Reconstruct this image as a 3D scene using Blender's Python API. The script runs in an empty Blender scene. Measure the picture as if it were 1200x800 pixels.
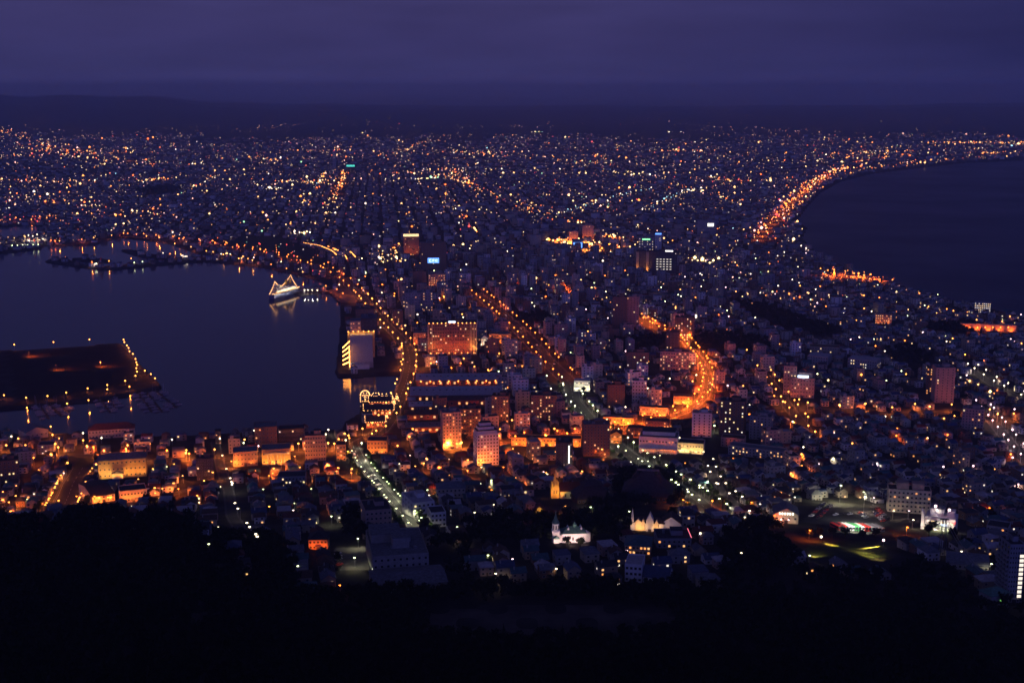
import bpy, math, random
import numpy as np
from mathutils import Vector

random.seed(11)
rng = np.random.default_rng(11)
R = math.radians
C = bpy.context.scene.collection
scene = bpy.context.scene

# ------------------------------------------------------------------ camera, sky, light, exposure
CAM_H, PITCH, FPX = 334.0, R(11.1), 1500.0        # summit height, downward pitch, focal length in pixels of a 1200 px frame
cam_d = bpy.data.cameras.new('camera'); cam = bpy.data.objects.new('camera', cam_d); C.objects.link(cam)
cam.location = (0, 0, CAM_H); cam.rotation_euler = (R(90) - PITCH, 0, 0)
cam_d.sensor_width = 36; cam_d.sensor_fit = 'HORIZONTAL'; cam_d.lens = 45
cam_d.clip_start = 1.0; cam_d.clip_end = 80000
scene.camera = cam

world = bpy.data.worlds.new('World'); scene.world = world; world.use_nodes = True
nt = world.node_tree; nt.nodes.clear()
def N(t, **k):
    n = nt.nodes.new(t)
    for a, b in k.items(): setattr(n, a, b)
    return n
L = nt.links.new
tc = N('ShaderNodeTexCoord'); sx = N('ShaderNodeSeparateXYZ'); L(tc.outputs['Generated'], sx.inputs[0])
ramp = N('ShaderNodeValToRGB')
mr = N('ShaderNodeMapRange'); mr.inputs[1].default_value = -0.04; mr.inputs[2].default_value = 0.16
mp = N('ShaderNodeMapping'); mp.inputs['Scale'].default_value = (3.0, 3.0, 42.0); L(tc.outputs['Generated'], mp.inputs[0])
nz = N('ShaderNodeTexNoise'); nz.inputs['Scale'].default_value = 1.6; nz.inputs['Detail'].default_value = 5; nz.inputs['Roughness'].default_value = .55
L(mp.outputs[0], nz.inputs['Vector'])
wob = N('ShaderNodeMath', operation='MULTIPLY_ADD'); wob.inputs[1].default_value = 0.022; wob.inputs[2].default_value = -0.011; L(nz.outputs[0], wob.inputs[0])
zz = N('ShaderNodeMath', operation='ADD'); L(sx.outputs['Z'], zz.inputs[0]); L(wob.outputs[0], zz.inputs[1]); L(zz.outputs[0], mr.inputs[0])
L(mr.outputs[0], ramp.inputs[0])
cr = ramp.color_ramp
stops = ((0.0, (.006, .006, .022)), (.11, (.008, .008, .030)), (.19, (.044, .042, .146)), (.235, (.055, .051, .175)), (.29, (.043, .040, .140)), (.38, (.042, .037, .130)), (.55, (.050, .043, .145)), (1.0, (.038, .038, .128)))
for pos, c in stops[1:-1]: cr.elements.new(pos)
for e, (pos, c) in zip(cr.elements, stops): e.position = pos; e.color = (*c, 1)
nz2 = N('ShaderNodeTexNoise'); nz2.inputs['Scale'].default_value = 3.1; nz2.inputs['Detail'].default_value = 6
mp2 = N('ShaderNodeMapping'); mp2.inputs['Scale'].default_value = (2.2, 2.2, 15.0); mp2.inputs['Location'].default_value = (.3, 1.7, .2); L(tc.outputs['Generated'], mp2.inputs[0]); L(mp2.outputs[0], nz2.inputs['Vector'])
mrc = N('ShaderNodeMapRange'); mrc.inputs[1].default_value = .3; mrc.inputs[2].default_value = .7; mrc.inputs[3].default_value = .86; mrc.inputs[4].default_value = 1.10; L(nz2.outputs[0], mrc.inputs[0])
mra = N('ShaderNodeMapRange'); mra.inputs[1].default_value = .05; mra.inputs[2].default_value = .45; mra.inputs[3].default_value = 0.0; mra.inputs[4].default_value = 1.0; L(sx.outputs['X'], mra.inputs[0])
mry = N('ShaderNodeMapRange'); mry.inputs[1].default_value = .05; mry.inputs[2].default_value = -.75; mry.inputs[3].default_value = 0.0; mry.inputs[4].default_value = 1.0; L(sx.outputs['Y'], mry.inputs[0])   # western glow behind the viewer, added to brighten haze and facades
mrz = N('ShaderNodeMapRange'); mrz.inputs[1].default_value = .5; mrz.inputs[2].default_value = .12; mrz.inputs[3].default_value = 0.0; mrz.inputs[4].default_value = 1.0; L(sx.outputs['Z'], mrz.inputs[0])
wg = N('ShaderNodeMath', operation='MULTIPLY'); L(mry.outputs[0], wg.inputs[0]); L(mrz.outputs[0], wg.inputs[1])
mzn = N('ShaderNodeMapRange'); mzn.inputs[1].default_value = .16; mzn.inputs[2].default_value = .7; mzn.inputs[3].default_value = 1.0; mzn.inputs[4].default_value = .45; L(sx.outputs['Z'], mzn.inputs[0])   # zenith darkening added to dim roofs and forest
m3 = N('ShaderNodeMath', operation='MULTIPLY'); L(mrc.outputs[0], m3.inputs[0]); L(mzn.outputs[0], m3.inputs[1])
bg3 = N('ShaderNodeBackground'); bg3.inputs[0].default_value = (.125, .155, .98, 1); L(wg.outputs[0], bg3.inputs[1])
mul = N('ShaderNodeMath', operation='MULTIPLY'); L(m3.outputs[0], mul.inputs[0]); mul.inputs[1].default_value = 1.0
tint = N('ShaderNodeMix', data_type='RGBA', blend_type='MULTIPLY'); L(mra.outputs[0], tint.inputs['Factor']); L(ramp.outputs[0], tint.inputs[6]); tint.inputs[7].default_value = (.40, .50, .66, 1)   # bluer and darker towards the east
vm = N('ShaderNodeVectorMath', operation='SCALE'); L(tint.outputs[2], vm.inputs[0]); L(mul.outputs[0], vm.inputs['Scale'])
SKY_GAIN = 1.0
bg1 = N('ShaderNodeBackground'); L(vm.outputs[0], bg1.inputs[0]); bg1.inputs[1].default_value = SKY_GAIN
sky = N('ShaderNodeTexSky'); sky.sky_type = 'NISHITA'; sky.sun_disc = False; sky.sun_elevation = R(-5); sky.sun_rotation = R(250)
bg2 = N('ShaderNodeBackground'); L(sky.outputs[0], bg2.inputs[0]); bg2.inputs[1].default_value = 0.001
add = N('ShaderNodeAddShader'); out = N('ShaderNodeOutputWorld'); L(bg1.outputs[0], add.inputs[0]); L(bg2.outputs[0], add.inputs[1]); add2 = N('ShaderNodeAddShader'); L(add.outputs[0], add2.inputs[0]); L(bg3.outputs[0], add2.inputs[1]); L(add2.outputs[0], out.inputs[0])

# the last glow of the western sky, behind and left of the viewer: very weak and very soft
sd = bpy.data.lights.new('afterglow', 'SUN'); so = bpy.data.objects.new('afterglow', sd); C.objects.link(so)
sd.energy = 0.035; sd.angle = R(60); sd.color = (.55, .5, 1.0); so.rotation_euler = (R(62), 0, R(-35))

scene.view_settings.view_transform = 'Standard'; scene.view_settings.look = 'None'
scene.view_settings.exposure = 0.0; scene.view_settings.gamma = 1.0; scene.view_settings.use_curve_mapping = False
scene.render.engine = 'CYCLES'
cy = scene.cycles
cy.max_bounces = 4; cy.diffuse_bounces = 2; cy.glossy_bounces = 2; cy.transmission_bounces = 2; cy.volume_bounces = 2
cy.transparent_max_bounces = 4; cy.sample_clamp_indirect = 1.5; cy.sample_clamp_direct = 0.0; cy.use_light_tree = True
cy.use_adaptive_sampling = True; cy.adaptive_threshold = 0.008; cy.use_denoising = True
try: cy.denoiser = 'OPENIMAGEDENOISE'; cy.denoising_prefilter = 'ACCURATE'; cy.denoising_input_passes = 'RGB_ALBEDO_NORMAL'
except Exception: pass
cy.caustics_reflective = True; cy.blur_glossy = 0.0
scene.render.use_persistent_data = False

# ------------------------------------------------------------------ rays and terrain
cp, sp = math.cos(PITCH), math.sin(PITCH)
def ray(px, py):
    u = (px - 600) / FPX; v = (400 - py) / FPX
    return np.array([u, cp + v * sp, -sp + v * cp])
def Pz(px, py, z=0.0):
    d = ray(px, py); t = (z - CAM_H) / d[2]
    return np.array([d[0] * t, d[1] * t, z])
def proj(x, y, z):
    dep = y * cp + (CAM_H - z) * sp; up = y * sp - (CAM_H - z) * cp
    return 600 + FPX * x / dep, 400 - FPX * up / dep, dep
def S(t): t = np.clip(t, 0, 1); return t * t * (3 - 2 * t)

_sp = []
for px, py in ((-400, 590), (-150, 596), (0, 604), (100, 597), (180, 596), (215, 609), (260, 641), (330, 680), (400, 706), (470, 722), (520, 760)):
    d = ray(px, py); t = 620 / math.hypot(d[0], d[1]); _sp.append((math.atan2(d[0], d[1]), CAM_H + t * d[2] - 13))
SP_AZ = np.array([a for a, _ in _sp]); SP_Z = np.array([z for _, z in _sp])
_h = [(-1.3, 200), (-.55, 200), (-.40, 215), (-.30, 170), (-.22, 110), (-.12, 45), (-.02, 15), (.06, 20), (.14, 10), (.22, 40), (.32, 70), (.45, 70), (1.3, 70)]
H_AZ = np.array([a for a, _ in _h]); H_Z = np.array([z for _, z in _h])
def T(x, y):
    """Ground height (land, ignoring water)."""
    x = np.asarray(x, float); y = np.asarray(y, float)
    r = np.hypot(x, y); az = np.arctan2(x, y)
    base = 2.6 + 70 * S((1190 - r) / 560)
    crest = np.maximum(np.interp(az, SP_AZ, SP_Z) + 2.5 * np.sin(az * 90) + 1.5 * np.sin(az * 217 + 1), base)
    crest = np.where(az > SP_AZ[-1], base, crest)
    spur = base + (crest - base) * np.where(r < 620, 1, 1 - S((r - 620) / 170))
    z = np.maximum(spur, 331 - .507 * r)
    hz = np.interp(az, H_AZ, H_Z) * (1 + .22 * np.sin(az * 17 + 1) + .16 * np.sin(az * 41) + .10 * np.sin(az * 97 + 2))
    z = z + hz * S((r - 10500) / 8500) * (1 + .12 * np.sin(r / 700 + az * 20))
    z = z + np.where(r > 2500, 14 * S((r - 3500) / 5000), 0)
    return z
def P(px, py):
    """Point of the ground seen at a pixel of the photograph."""
    d = ray(px, py); h = math.hypot(d[0], d[1])
    rr = np.concatenate([np.arange(300, 2500, 4.0), np.arange(2500, 24000, 25.0)]); t = rr / h
    below = CAM_H + t * d[2] < T(d[0] * t, d[1] * t)
    i = int(np.argmax(below)) if below.any() else len(rr) - 1
    lo, hi = t[max(i - 1, 0)], t[i]
    for _ in range(24):
        m = (lo + hi) / 2
        if CAM_H + m * d[2] < float(T(d[0] * m, d[1] * m)): hi = m
        else: lo = m
    x, y = d[0] * hi, d[1] * hi
    return np.array([x, y, float(T(x, y))])

def polyz(pts, z=0.0): return np.array([Pz(a, b, z)[:2] for a, b in pts])
def inside(poly, x, y):
    c = np.zeros(np.shape(x), bool); n = len(poly)
    for i in range(n):
        x1, y1 = poly[i]; x2, y2 = poly[i - 1]
        if y1 == y2: continue
        c ^= ((y1 > y) != (y2 > y)) & (x < (x2 - x1) * (y - y1) / (y2 - y1) + x1)
    return c
HARBOUR = polyz([(-500, 300), (-120, 300), (0, 298), (48, 292), (52, 288), (75, 288), (110, 283), (130, 281), (150, 278), (172, 281), (196, 285), (228, 296), (262, 303),
                 (300, 312), (340, 320), (372, 328), (388, 336), (374, 341), (352, 342), (345, 345), (352, 347), (388, 343), (398, 354), (399, 370), (397, 400), (393, 436), (396, 443),
                 (440, 440), (474, 439), (476, 446), (466, 462), (446, 470), (424, 470), (421, 486), (404, 496), (400, 505), (372, 507), (330, 504), (300, 508), (262, 510),
                 (200, 514), (158, 511), (100, 510), (62, 510), (52, 500), (28, 511), (0, 508), (-30, 512), (-500, 520)], 0)
BASIN = polyz([(-200, 266), (0, 266), (40, 264), (47, 268), (36, 277), (0, 281), (-200, 284)], 0)
ISLAND = polyz([(-500, 430), (-60, 415), (0, 411), (60, 408), (138, 402), (146, 404), (165, 428), (184, 445), (190, 453), (176, 457), (128, 466), (60, 474), (20, 478), (0, 479), (-20, 495), (-500, 520)], 2)
MOLES = [polyz(p, 1.5) for p in (
    [(52, 306), (60, 303), (80, 304), (100, 310), (122, 312), (160, 309), (210, 303), (262, 300), (300, 306), (300, 311), (240, 306), (200, 309), (130, 316), (105, 314), (70, 309)],
    [(84, 302), (110, 302), (132, 305), (128, 307), (86, 305)],
    [(142, 293), (152, 292), (175, 297), (205, 301), (212, 304), (180, 304), (160, 299)],
    [(50, 283), (70, 281), (120, 283), (110, 287), (56, 287)])]
BAY = polyz([(1700, 176), (1400, 182), (1300, 185), (1200, 188), (1130, 191), (1085, 196), (1020, 204), (985, 213), (962, 226), (946, 243), (934, 259), (946, 268), (940, 279), (955, 297),
             (980, 309), (1002, 320), (1040, 332), (1100, 350), (1150, 360), (1190, 371), (1300, 398), (1700, 450)], 0)
def water_mask(x, y):
    w = inside(HARBOUR, x, y) & ~inside(ISLAND, x, y)
    for m in MOLES: w &= ~inside(m, x, y)
    return w | inside(BASIN, x, y) | inside(BAY, x, y)

# ------------------------------------------------------------------ materials
MATS = {}
def pm(name, col, rough=.8, var=.25, scale=.4, metal=0.0, bump=0.0, bscale=2.0):
    """Principled material whose base colour varies with a world-sized noise."""
    if name in MATS: return MATS[name]
    m = bpy.data.materials.new(name); m.use_nodes = True; t = m.node_tree; b = t.nodes['Principled BSDF']
    b.inputs['Specular IOR Level'].default_value = .5 if rough < .6 else .12; b.inputs['Roughness'].default_value = rough; b.inputs['Metallic'].default_value = metal
    n = t.nodes.new('ShaderNodeTexNoise'); n.inputs['Scale'].default_value = scale; n.inputs['Detail'].default_value = 4
    g = t.nodes.new('ShaderNodeNewGeometry'); t.links.new(g.outputs['Position'], n.inputs['Vector'])
    r = t.nodes.new('ShaderNodeValToRGB'); t.links.new(n.outputs[0], r.inputs[0])
    r.color_ramp.elements[0].position = .3; r.color_ramp.elements[1].position = .7
    r.color_ramp.elements[0].color = (*[c * (1 - var) for c in col], 1); r.color_ramp.elements[1].color = (*[min(1, c * (1 + var)) for c in col], 1)
    t.links.new(r.outputs[0], b.inputs['Base Color'])
    if bump:
        n2 = t.nodes.new('ShaderNodeTexNoise'); n2.inputs['Scale'].default_value = bscale; t.links.new(g.outputs['Position'], n2.inputs['Vector'])
        bp = t.nodes.new('ShaderNodeBump'); bp.inputs['Strength'].default_value = bump; t.links.new(n2.outputs[0], bp.inputs['Height']); t.links.new(bp.outputs[0], b.inputs['Normal'])
    MATS[name] = m; return m
def em(name, col, strength, sample=True):
    if name in MATS: return MATS[name]
    m = bpy.data.materials.new(name); m.use_nodes = True; b = m.node_tree.nodes['Principled BSDF']
    b.inputs['Base Color'].default_value = (.3, .3, .3, 1); b.inputs['Emission Color'].default_value = (*col, 1); b.inputs['Emission Strength'].default_value = strength
    m.cycles.emission_sampling = 'AUTO' if sample else 'NONE'
    MATS[name] = m; return m
def tinted(name, rough=.85):
    """Stuff material: each face's own paint colour comes from the attribute 'tint'."""
    m = bpy.data.materials.new(name); m.use_nodes = True; t = m.node_tree; b = t.nodes['Principled BSDF']; b.inputs['Roughness'].default_value = rough; b.inputs['Specular IOR Level'].default_value = .15
    a = t.nodes.new('ShaderNodeAttribute'); a.attribute_name = 'tint'
    n = t.nodes.new('ShaderNodeTexNoise'); n.inputs['Scale'].default_value = .5; g = t.nodes.new('ShaderNodeNewGeometry'); t.links.new(g.outputs['Position'], n.inputs['Vector'])
    mr = t.nodes.new('ShaderNodeMapRange'); mr.inputs[3].default_value = .6; mr.inputs[4].default_value = 1.4; t.links.new(n.outputs[0], mr.inputs[0])
    v = t.nodes.new('ShaderNodeVectorMath'); v.operation = 'SCALE'; t.links.new(a.outputs['Color'], v.inputs[0]); t.links.new(mr.outputs[0], v.inputs['Scale'])
    t.links.new(v.outputs[0], b.inputs['Base Color']); MATS[name] = m; return m

M = dict(
    ground=pm('ground', (.040, .038, .034), .95, .5, .05), asphalt=pm('asphalt', (.05, .05, .052), .8, .25, .3), paving=pm('paving', (.11, .105, .10), .85, .2, .3),
    kerb=pm('kerb_stone', (.25, .25, .24), .9), paint=pm('road_paint', (.7, .7, .68), .7, .1), grass=pm('grass', (.05, .065, .03), .95, .4, .2),
    leaf=pm('foliage', (.014, .021, .008), .8, .5, .35), leaf2=pm('street_foliage', (.05, .08, .022), .7, .4, .5), bark=pm('bark', (.06, .045, .035), .95),
    concrete=pm('concrete', (.36, .35, .33), .9, .15), white=pm('white_paint', (.72, .71, .69), .7, .08), cream=pm('cream_render', (.55, .48, .36), .85, .12),
    brown=pm('brown_tile', (.22, .13, .085), .8, .2), darkwall=pm('dark_cladding', (.075, .07, .07), .7, .2), grey=pm('grey_render', (.27, .27, .28), .85, .15),
    brick=pm('red_brick', (.28, .11, .065), .9, .25, 1.2), pink=pm('pale_brick', (.42, .30, .25), .85, .15), yellow=pm('yellow_render', (.55, .40, .16), .85, .12), tan=pm('tan_render', (.40, .32, .22), .85, .15),
    metal=pm('galvanised_steel', (.35, .36, .37), .45, .1, 1, .8), steel=pm('dark_steel', (.08, .08, .085), .5, .2, 1, .6), glass=pm('window_glass', (.03, .035, .045), .08, .1),
    frame=pm('window_frame', (.45, .45, .45), .6, .1), rubber=pm('rubber', (.02, .02, .02), .9),
    r_grey=pm('grey_roof', (.17, .18, .20), .7, .3, .6), r_dark=pm('dark_roof', (.055, .055, .062), .75, .3, .6), r_blue=pm('blue_roof', (.05, .075, .15), .55, .25, .6), r_teal=pm('teal_roof', (.05, .12, .13), .55, .25, .6),
    r_red=pm('red_roof', (.15, .05, .038), .7, .25, .6), r_brown=pm('brown_roof', (.11, .07, .05), .75, .25, .6), r_pale=pm('pale_roof', (.46, .44, .46), .6, .2, .6), r_green=pm('copper_green_roof', (.10, .22, .18), .6, .25, .6),
    wood=pm('weathered_wood', (.12, .08, .05), .85), hullw=pm('white_hull', (.27, .27, .28), .35, .05), hullb=pm('blue_hull', (.03, .05, .16), .4, .1), yellowp=pm('yellow_paint', (.6, .42, .05), .5, .1),
    redp=pm('red_paint', (.5, .03, .02), .4, .1), greenp=pm('green_paint', (.05, .28, .08), .4, .1), silver=pm('silver_paint', (.5, .5, .52), .3, .05, 1, .5), black=pm('black_paint', (.015, .015, .018), .3, .1),
    rock=pm('sea_wall_stone', (.13, .12, .115), .95, .35, .3),
)
E = dict(
    sodium=em('sodium_lamp', (1, .33, .055), 9.0), deep=em('deep_orange_lamp', (1, .21, .022), 9.0), merc=em('mercury_lamp', (.92, 1, .52), 6.0), wht=em('white_lamp', (1, .78, .52), 6.5), pinkw=em('pink_white_lamp', (1, .60, .66), 6.5),
    red=em('red_lamp', (1, .05, .05), 2.5), green=em('green_lamp', (.25, 1, .35), 2.5), blue=em('blue_sign_light', (.12, .32, 1), 2.2), teal=em('teal_sign_light', (.1, .9, .7), 1.2), bluewht=em('blue_white_sign_light', (.65, .8, 1), 2.6), white_s=em('white_sign_light', (1, .95, .85), 2.5),
    w_warm=em('warm_window', (1, .50, .17), 1.4, False), w_yel=em('yellow_window', (1, .67, .30), 1.7, False), w_wht=em('white_window', (1, .86, .68), 1.3, False), w_org=em('orange_window', (1, .36, .08), 1.4, False), w_dim=em('dim_window', (1, .6, .3), .22, False),
    string=em('string_lights', (1, .45, .14), 3.4), stringw=em('white_string_lights', (1, .8, .6), 4.0),
)
SODIUM, DEEP, MERC, WHT, PINKW = (1, .20, .024), (1, .14, .012), (1, .92, .58), (1, .76, .52), (1, .62, .60)

# ------------------------------------------------------------------ mesh helpers
class MB:
    """Collects shapes and links them as one mesh object."""
    def __init__(s): s.v = []; s.f = []; s.m = []; s.mats = []
    def mi(s, m):
        if m not in s.mats: s.mats.append(m)
        return s.mats.index(m)
    def add(s, vs, fs, m):
        o = len(s.v); s.v += [tuple(map(float, q)) for q in vs]; k = s.mi(m)
        for f in fs: s.f.append(tuple(i + o for i in f)); s.m.append(k)
        return s
    def box(s, x, y, z, w, d, h, m, rot=0, taper=1.0):
        c, q = math.cos(rot), math.sin(rot); vs = []
        for zz, k in ((z, 1), (z + h, taper)):
            for sx_, sy_ in ((-1, -1), (1, -1), (1, 1), (-1, 1)):
                a, b = sx_ * w / 2 * k, sy_ * d / 2 * k; vs.append((x + a * c - b * q, y + a * q + b * c, zz))
        return s.add(vs, [(3, 2, 1, 0), (4, 5, 6, 7), (0, 1, 5, 4), (1, 2, 6, 5), (2, 3, 7, 6), (3, 0, 4, 7)], m)
    def prism(s, pts, z0, z1, m):
        n = len(pts); a = sum(pts[i - 1][0] * pts[i][1] - pts[i][0] * pts[i - 1][1] for i in range(n))
        if a < 0: pts = pts[::-1]
        vs = [(x, y, z0) for x, y in pts] + [(x, y, z1) for x, y in pts]
        return s.add(vs, [tuple(range(n))[::-1], tuple(range(n, 2 * n))] + [(i, (i + 1) % n, (i + 1) % n + n, i + n) for i in range(n)], m)
    def xprism(s, prof, x0, x1, m):
        """profile in (y, z) swept along x"""
        n = len(prof); vs = [(x0, a, b) for a, b in prof] + [(x1, a, b) for a, b in prof]
        return s.add(vs, [tuple(range(n)), tuple(range(n, 2 * n))[::-1]] + [(i + n, (i + 1) % n + n, (i + 1) % n, i) for i in range(n)], m)
    def yprism(s, prof, y0, y1, m):
        """profile in (x, z) swept along y"""
        n = len(prof); vs = [(a, y0, b) for a, b in prof] + [(a, y1, b) for a, b in prof]
        return s.add(vs, [tuple(range(n))[::-1], tuple(range(n, 2 * n))] + [(i, (i + 1) % n, (i + 1) % n + n, i + n) for i in range(n)], m)
    def tube(s, p0, p1, r, m, n=6, r1=None):
        p0, p1 = Vector(p0), Vector(p1); d = (p1 - p0).normalized(); a = d.orthogonal().normalized(); b = d.cross(a); r1 = r if r1 is None else r1
        vs = [p + (a * math.cos(2 * math.pi * i / n) + b * math.sin(2 * math.pi * i / n)) * q for p, q in ((p0, r), (p1, r1)) for i in range(n)]
        return s.add(vs, [tuple(range(n))[::-1], tuple(range(n, 2 * n))] + [(i, (i + 1) % n, (i + 1) % n + n, i + n) for i in range(n)], m)
    def lathe(s, prof, x, y, m, n=10, ph=0):
        vs = [(x + r * math.cos(2 * math.pi * i / n + ph), y + r * math.sin(2 * math.pi * i / n + ph), z) for r, z in prof for i in range(n)]
        fs = [(j * n + i, j * n + (i + 1) % n, (j + 1) * n + (i + 1) % n, (j + 1) * n + i) for j in range(len(prof) - 1) for i in range(n)]
        return s.add(vs, fs + [tuple(range(n))[::-1], tuple((len(prof) - 1) * n + i for i in range(n))], m)
    def bulb(s, x, y, z, r, m, sq=1.0):
        return s.lathe([(r * .05, z - r * sq), (r * .75, z - r * .66 * sq), (r, z), (r * .75, z + r * .66 * sq), (r * .05, z + r * sq)], x, y, m, 8)
    def gable(s, w, d, z, rh, m, over=.5, th=.22, x=0, y=0, along='x'):
        """two roof slabs meeting at a ridge"""
        if along == 'x':
            e = d / 2 + over; k = rh * e / (d / 2)
            prof = [(y - e, z - (k - rh)), (y, z + rh), (y + e, z - (k - rh)), (y + e, z - (k - rh) + th), (y, z + rh + th), (y - e, z - (k - rh) + th)]
            return s.xprism(prof, x - w / 2 - over, x + w / 2 + over, m)
        e = w / 2 + over; k = rh * e / (w / 2)
        prof = [(x - e, z - (k - rh)), (x, z + rh), (x + e, z - (k - rh)), (x + e, z - (k - rh) + th), (x, z + rh + th), (x - e, z - (k - rh) + th)]
        return s.yprism(prof, y - d / 2 - over, y + d / 2 + over, m)
    def hip(s, w, d, z, rh, m, over=.6, x=0, y=0, rl=None, th=.2):
        a, b = w / 2 + over, d / 2 + over; q = (w / 2 - d / 2 if w > d else 0) if rl is None else rl / 2; q2 = (d / 2 - w / 2) if d > w and rl is None else 0
        vs = [(x - a, y - b, z), (x + a, y - b, z), (x + a, y + b, z), (x - a, y + b, z), (x - a, y - b, z + th), (x + a, y - b, z + th), (x + a, y + b, z + th), (x - a, y + b, z + th)]
        if q2 == 0:
            vs += [(x - q - .01, y, z + rh), (x + q + .01, y, z + rh)]
            fs = [(4, 5, 9, 8), (5, 6, 9), (6, 7, 8, 9), (7, 4, 8)]
        else:
            vs += [(x, y - q2, z + rh), (x, y + q2, z + rh)]
            fs = [(4, 5, 8), (5, 6, 9, 8), (6, 7, 9), (7, 4, 8, 9)]
        return s.add(vs, [(3, 2, 1, 0), (0, 1, 5, 4), (1, 2, 6, 5), (2, 3, 7, 6), (3, 0, 4, 7)] + fs, m)
    def mesh(s, name):
        me = bpy.data.meshes.new(name); me.from_pydata(s.v, [], s.f)
        for m in s.mats: me.materials.append(m)
        me.polygons.foreach_set('material_index', s.m); me.update(); return me
    def build(s, name, parent=None, loc=(0, 0, 0), rot=0.0):
        return link(name, s.mesh(name), parent, loc, rot)
def link(name, me, parent=None, loc=(0, 0, 0), rot=0.0, scale=None):
    o = bpy.data.objects.new(name, me); o.location = tuple(map(float, loc)); o.rotation_euler = (0, 0, rot)
    if scale is not None: o.scale = scale
    if parent is not None: o.parent = parent
    C.objects.link(o); return o
def tag(o, label, cat, group=None):
    o['label'] = label; o['category'] = cat
    if group: o['group'] = group
    return o
def kind(o, k): o['kind'] = k; return o
def raw(name, verts, groups, mats, tint=None):
    """numpy mesh: groups = [(faces array (n,k), material index array or int)]"""
    me = bpy.data.meshes.new(name); verts = np.asarray(verts, np.float32)
    tot = sum(len(f) for f, _ in groups)
    loops = np.concatenate([f.ravel() for f, _ in groups]).astype(np.int32)
    sizes = np.concatenate([np.full(len(f), f.shape[1]) for f, _ in groups]); starts = np.concatenate([[0], np.cumsum(sizes)[:-1]]).astype(np.int32)
    mi = np.concatenate([np.broadcast_to(np.asarray(m), (len(f),)) for f, m in groups]).astype(np.int32)
    me.vertices.add(len(verts)); me.vertices.foreach_set('co', verts.ravel())
    me.loops.add(len(loops)); me.loops.foreach_set('vertex_index', loops)
    me.polygons.add(tot); me.polygons.foreach_set('loop_start', starts); me.polygons.foreach_set('material_index', mi)
    for m in mats: me.materials.append(m)
    if tint is not None:
        a = me.attributes.new('tint', 'FLOAT_COLOR', 'FACE'); t4 = np.ones((tot, 4), np.float32); t4[:, :3] = tint; a.data.foreach_set('color', t4.ravel())
    me.update(calc_edges=True); me.validate(); return me
_spot_cache = {}
def spot(parent, loc, target, energy, col, ang=150, blend=.6, rad=.25):  # serves real lamps and added fill spots alike
    k = (energy, col, ang, blend, rad)
    if k not in _spot_cache:
        l = bpy.data.lights.new('lamp_or_fill_light', 'SPOT'); l.energy = energy; l.color = col; l.spot_size = R(ang); l.spot_blend = blend; l.shadow_soft_size = rad; _spot_cache[k] = l
    if parent is not None and parent.type == 'MESH' and parent.parent is None:      # keep the lamp above the ground where it stands
        a = parent.rotation_euler[2]; q = parent.scale[0]; wx = parent.location[0] + q * (loc[0] * math.cos(a) - loc[1] * math.sin(a)); wy = parent.location[1] + q * (loc[0] * math.sin(a) + loc[1] * math.cos(a))
        loc = (loc[0], loc[1], max(loc[2], (float(T(wx, wy)) + .9 - parent.location[2]) / q))
    o = bpy.data.objects.new('lamp_or_fill_light', _spot_cache[k]); o.location = tuple(map(float, loc))
    d = Vector(target) - Vector(loc); o.rotation_euler = d.to_track_quat('-Z', 'Y').to_euler()
    if parent is not None: o.parent = parent
    C.objects.link(o); return o

# ------------------------------------------------------------------ ground, water, haze
def build_ground():
    az = np.concatenate([np.linspace(R(-72), R(-31), 40, endpoint=False), np.linspace(R(-31), R(31), 800), np.linspace(R(31), R(72), 41)[1:]])
    r = np.concatenate([np.geomspace(4, 560, 90, endpoint=False), np.geomspace(560, 1100, 90, endpoint=False), np.geomspace(1100, 4800, 330, endpoint=False), np.geomspace(4800, 25500, 170)])
    A, Rr = np.meshgrid(az, r); x = np.sin(A) * Rr; y = np.cos(A) * Rr
    z = T(x, y); w = water_mask(x, y); z = np.where(w, -4.0, z)
    wood = (Rr < 640)
    z = np.where(wood & (Rr > 30), z + .8 * np.sin(x * .21) * np.sin(y * .17), z)
    n, m = A.shape; i = np.arange(n * m).reshape(n, m)
    q = np.stack([i[:-1, :-1], i[:-1, 1:], i[1:, 1:], i[1:, :-1]], -1).reshape(-1, 4)[:, ::-1]
    me = raw('ground', np.stack([x, y, z], -1).reshape(-1, 3), [(q, 0)], [M['ground']])
    kind(link('ground', me), 'structure')
build_ground()

wm = bpy.data.materials.new('sea_water'); wm.use_nodes = True; t = wm.node_tree; b = t.nodes['Principled BSDF']
b.inputs['Base Color'].default_value = (.0015, .011, .055, 1); b.inputs['Roughness'].default_value = .11; b.inputs['IOR'].default_value = 1.33
g = t.nodes.new('ShaderNodeNewGeometry'); n1 = t.nodes.new('ShaderNodeTexNoise'); n1.inputs['Scale'].default_value = .05; n1.inputs['Detail'].default_value = 5; t.links.new(g.outputs['Position'], n1.inputs['Vector'])
bp = t.nodes.new('ShaderNodeBump'); bp.inputs['Strength'].default_value = .12; bp.inputs['Distance'].default_value = .5; t.links.new(n1.outputs[0], bp.inputs['Height']); t.links.new(bp.outputs[0], b.inputs['Normal'])
n3 = t.nodes.new('ShaderNodeTexNoise'); n3.inputs['Scale'].default_value = .0032; n3.inputs['Detail'].default_value = 4; t.links.new(g.outputs['Position'], n3.inputs['Vector'])
mr3 = t.nodes.new('ShaderNodeMapRange'); mr3.inputs[1].default_value = .3; mr3.inputs[2].default_value = .7; mr3.inputs[3].default_value = .045; mr3.inputs[4].default_value = .19; t.links.new(n3.outputs[0], mr3.inputs[0]); 
sxw = t.nodes.new('ShaderNodeSeparateXYZ'); t.links.new(g.outputs['Position'], sxw.inputs[0])
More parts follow.
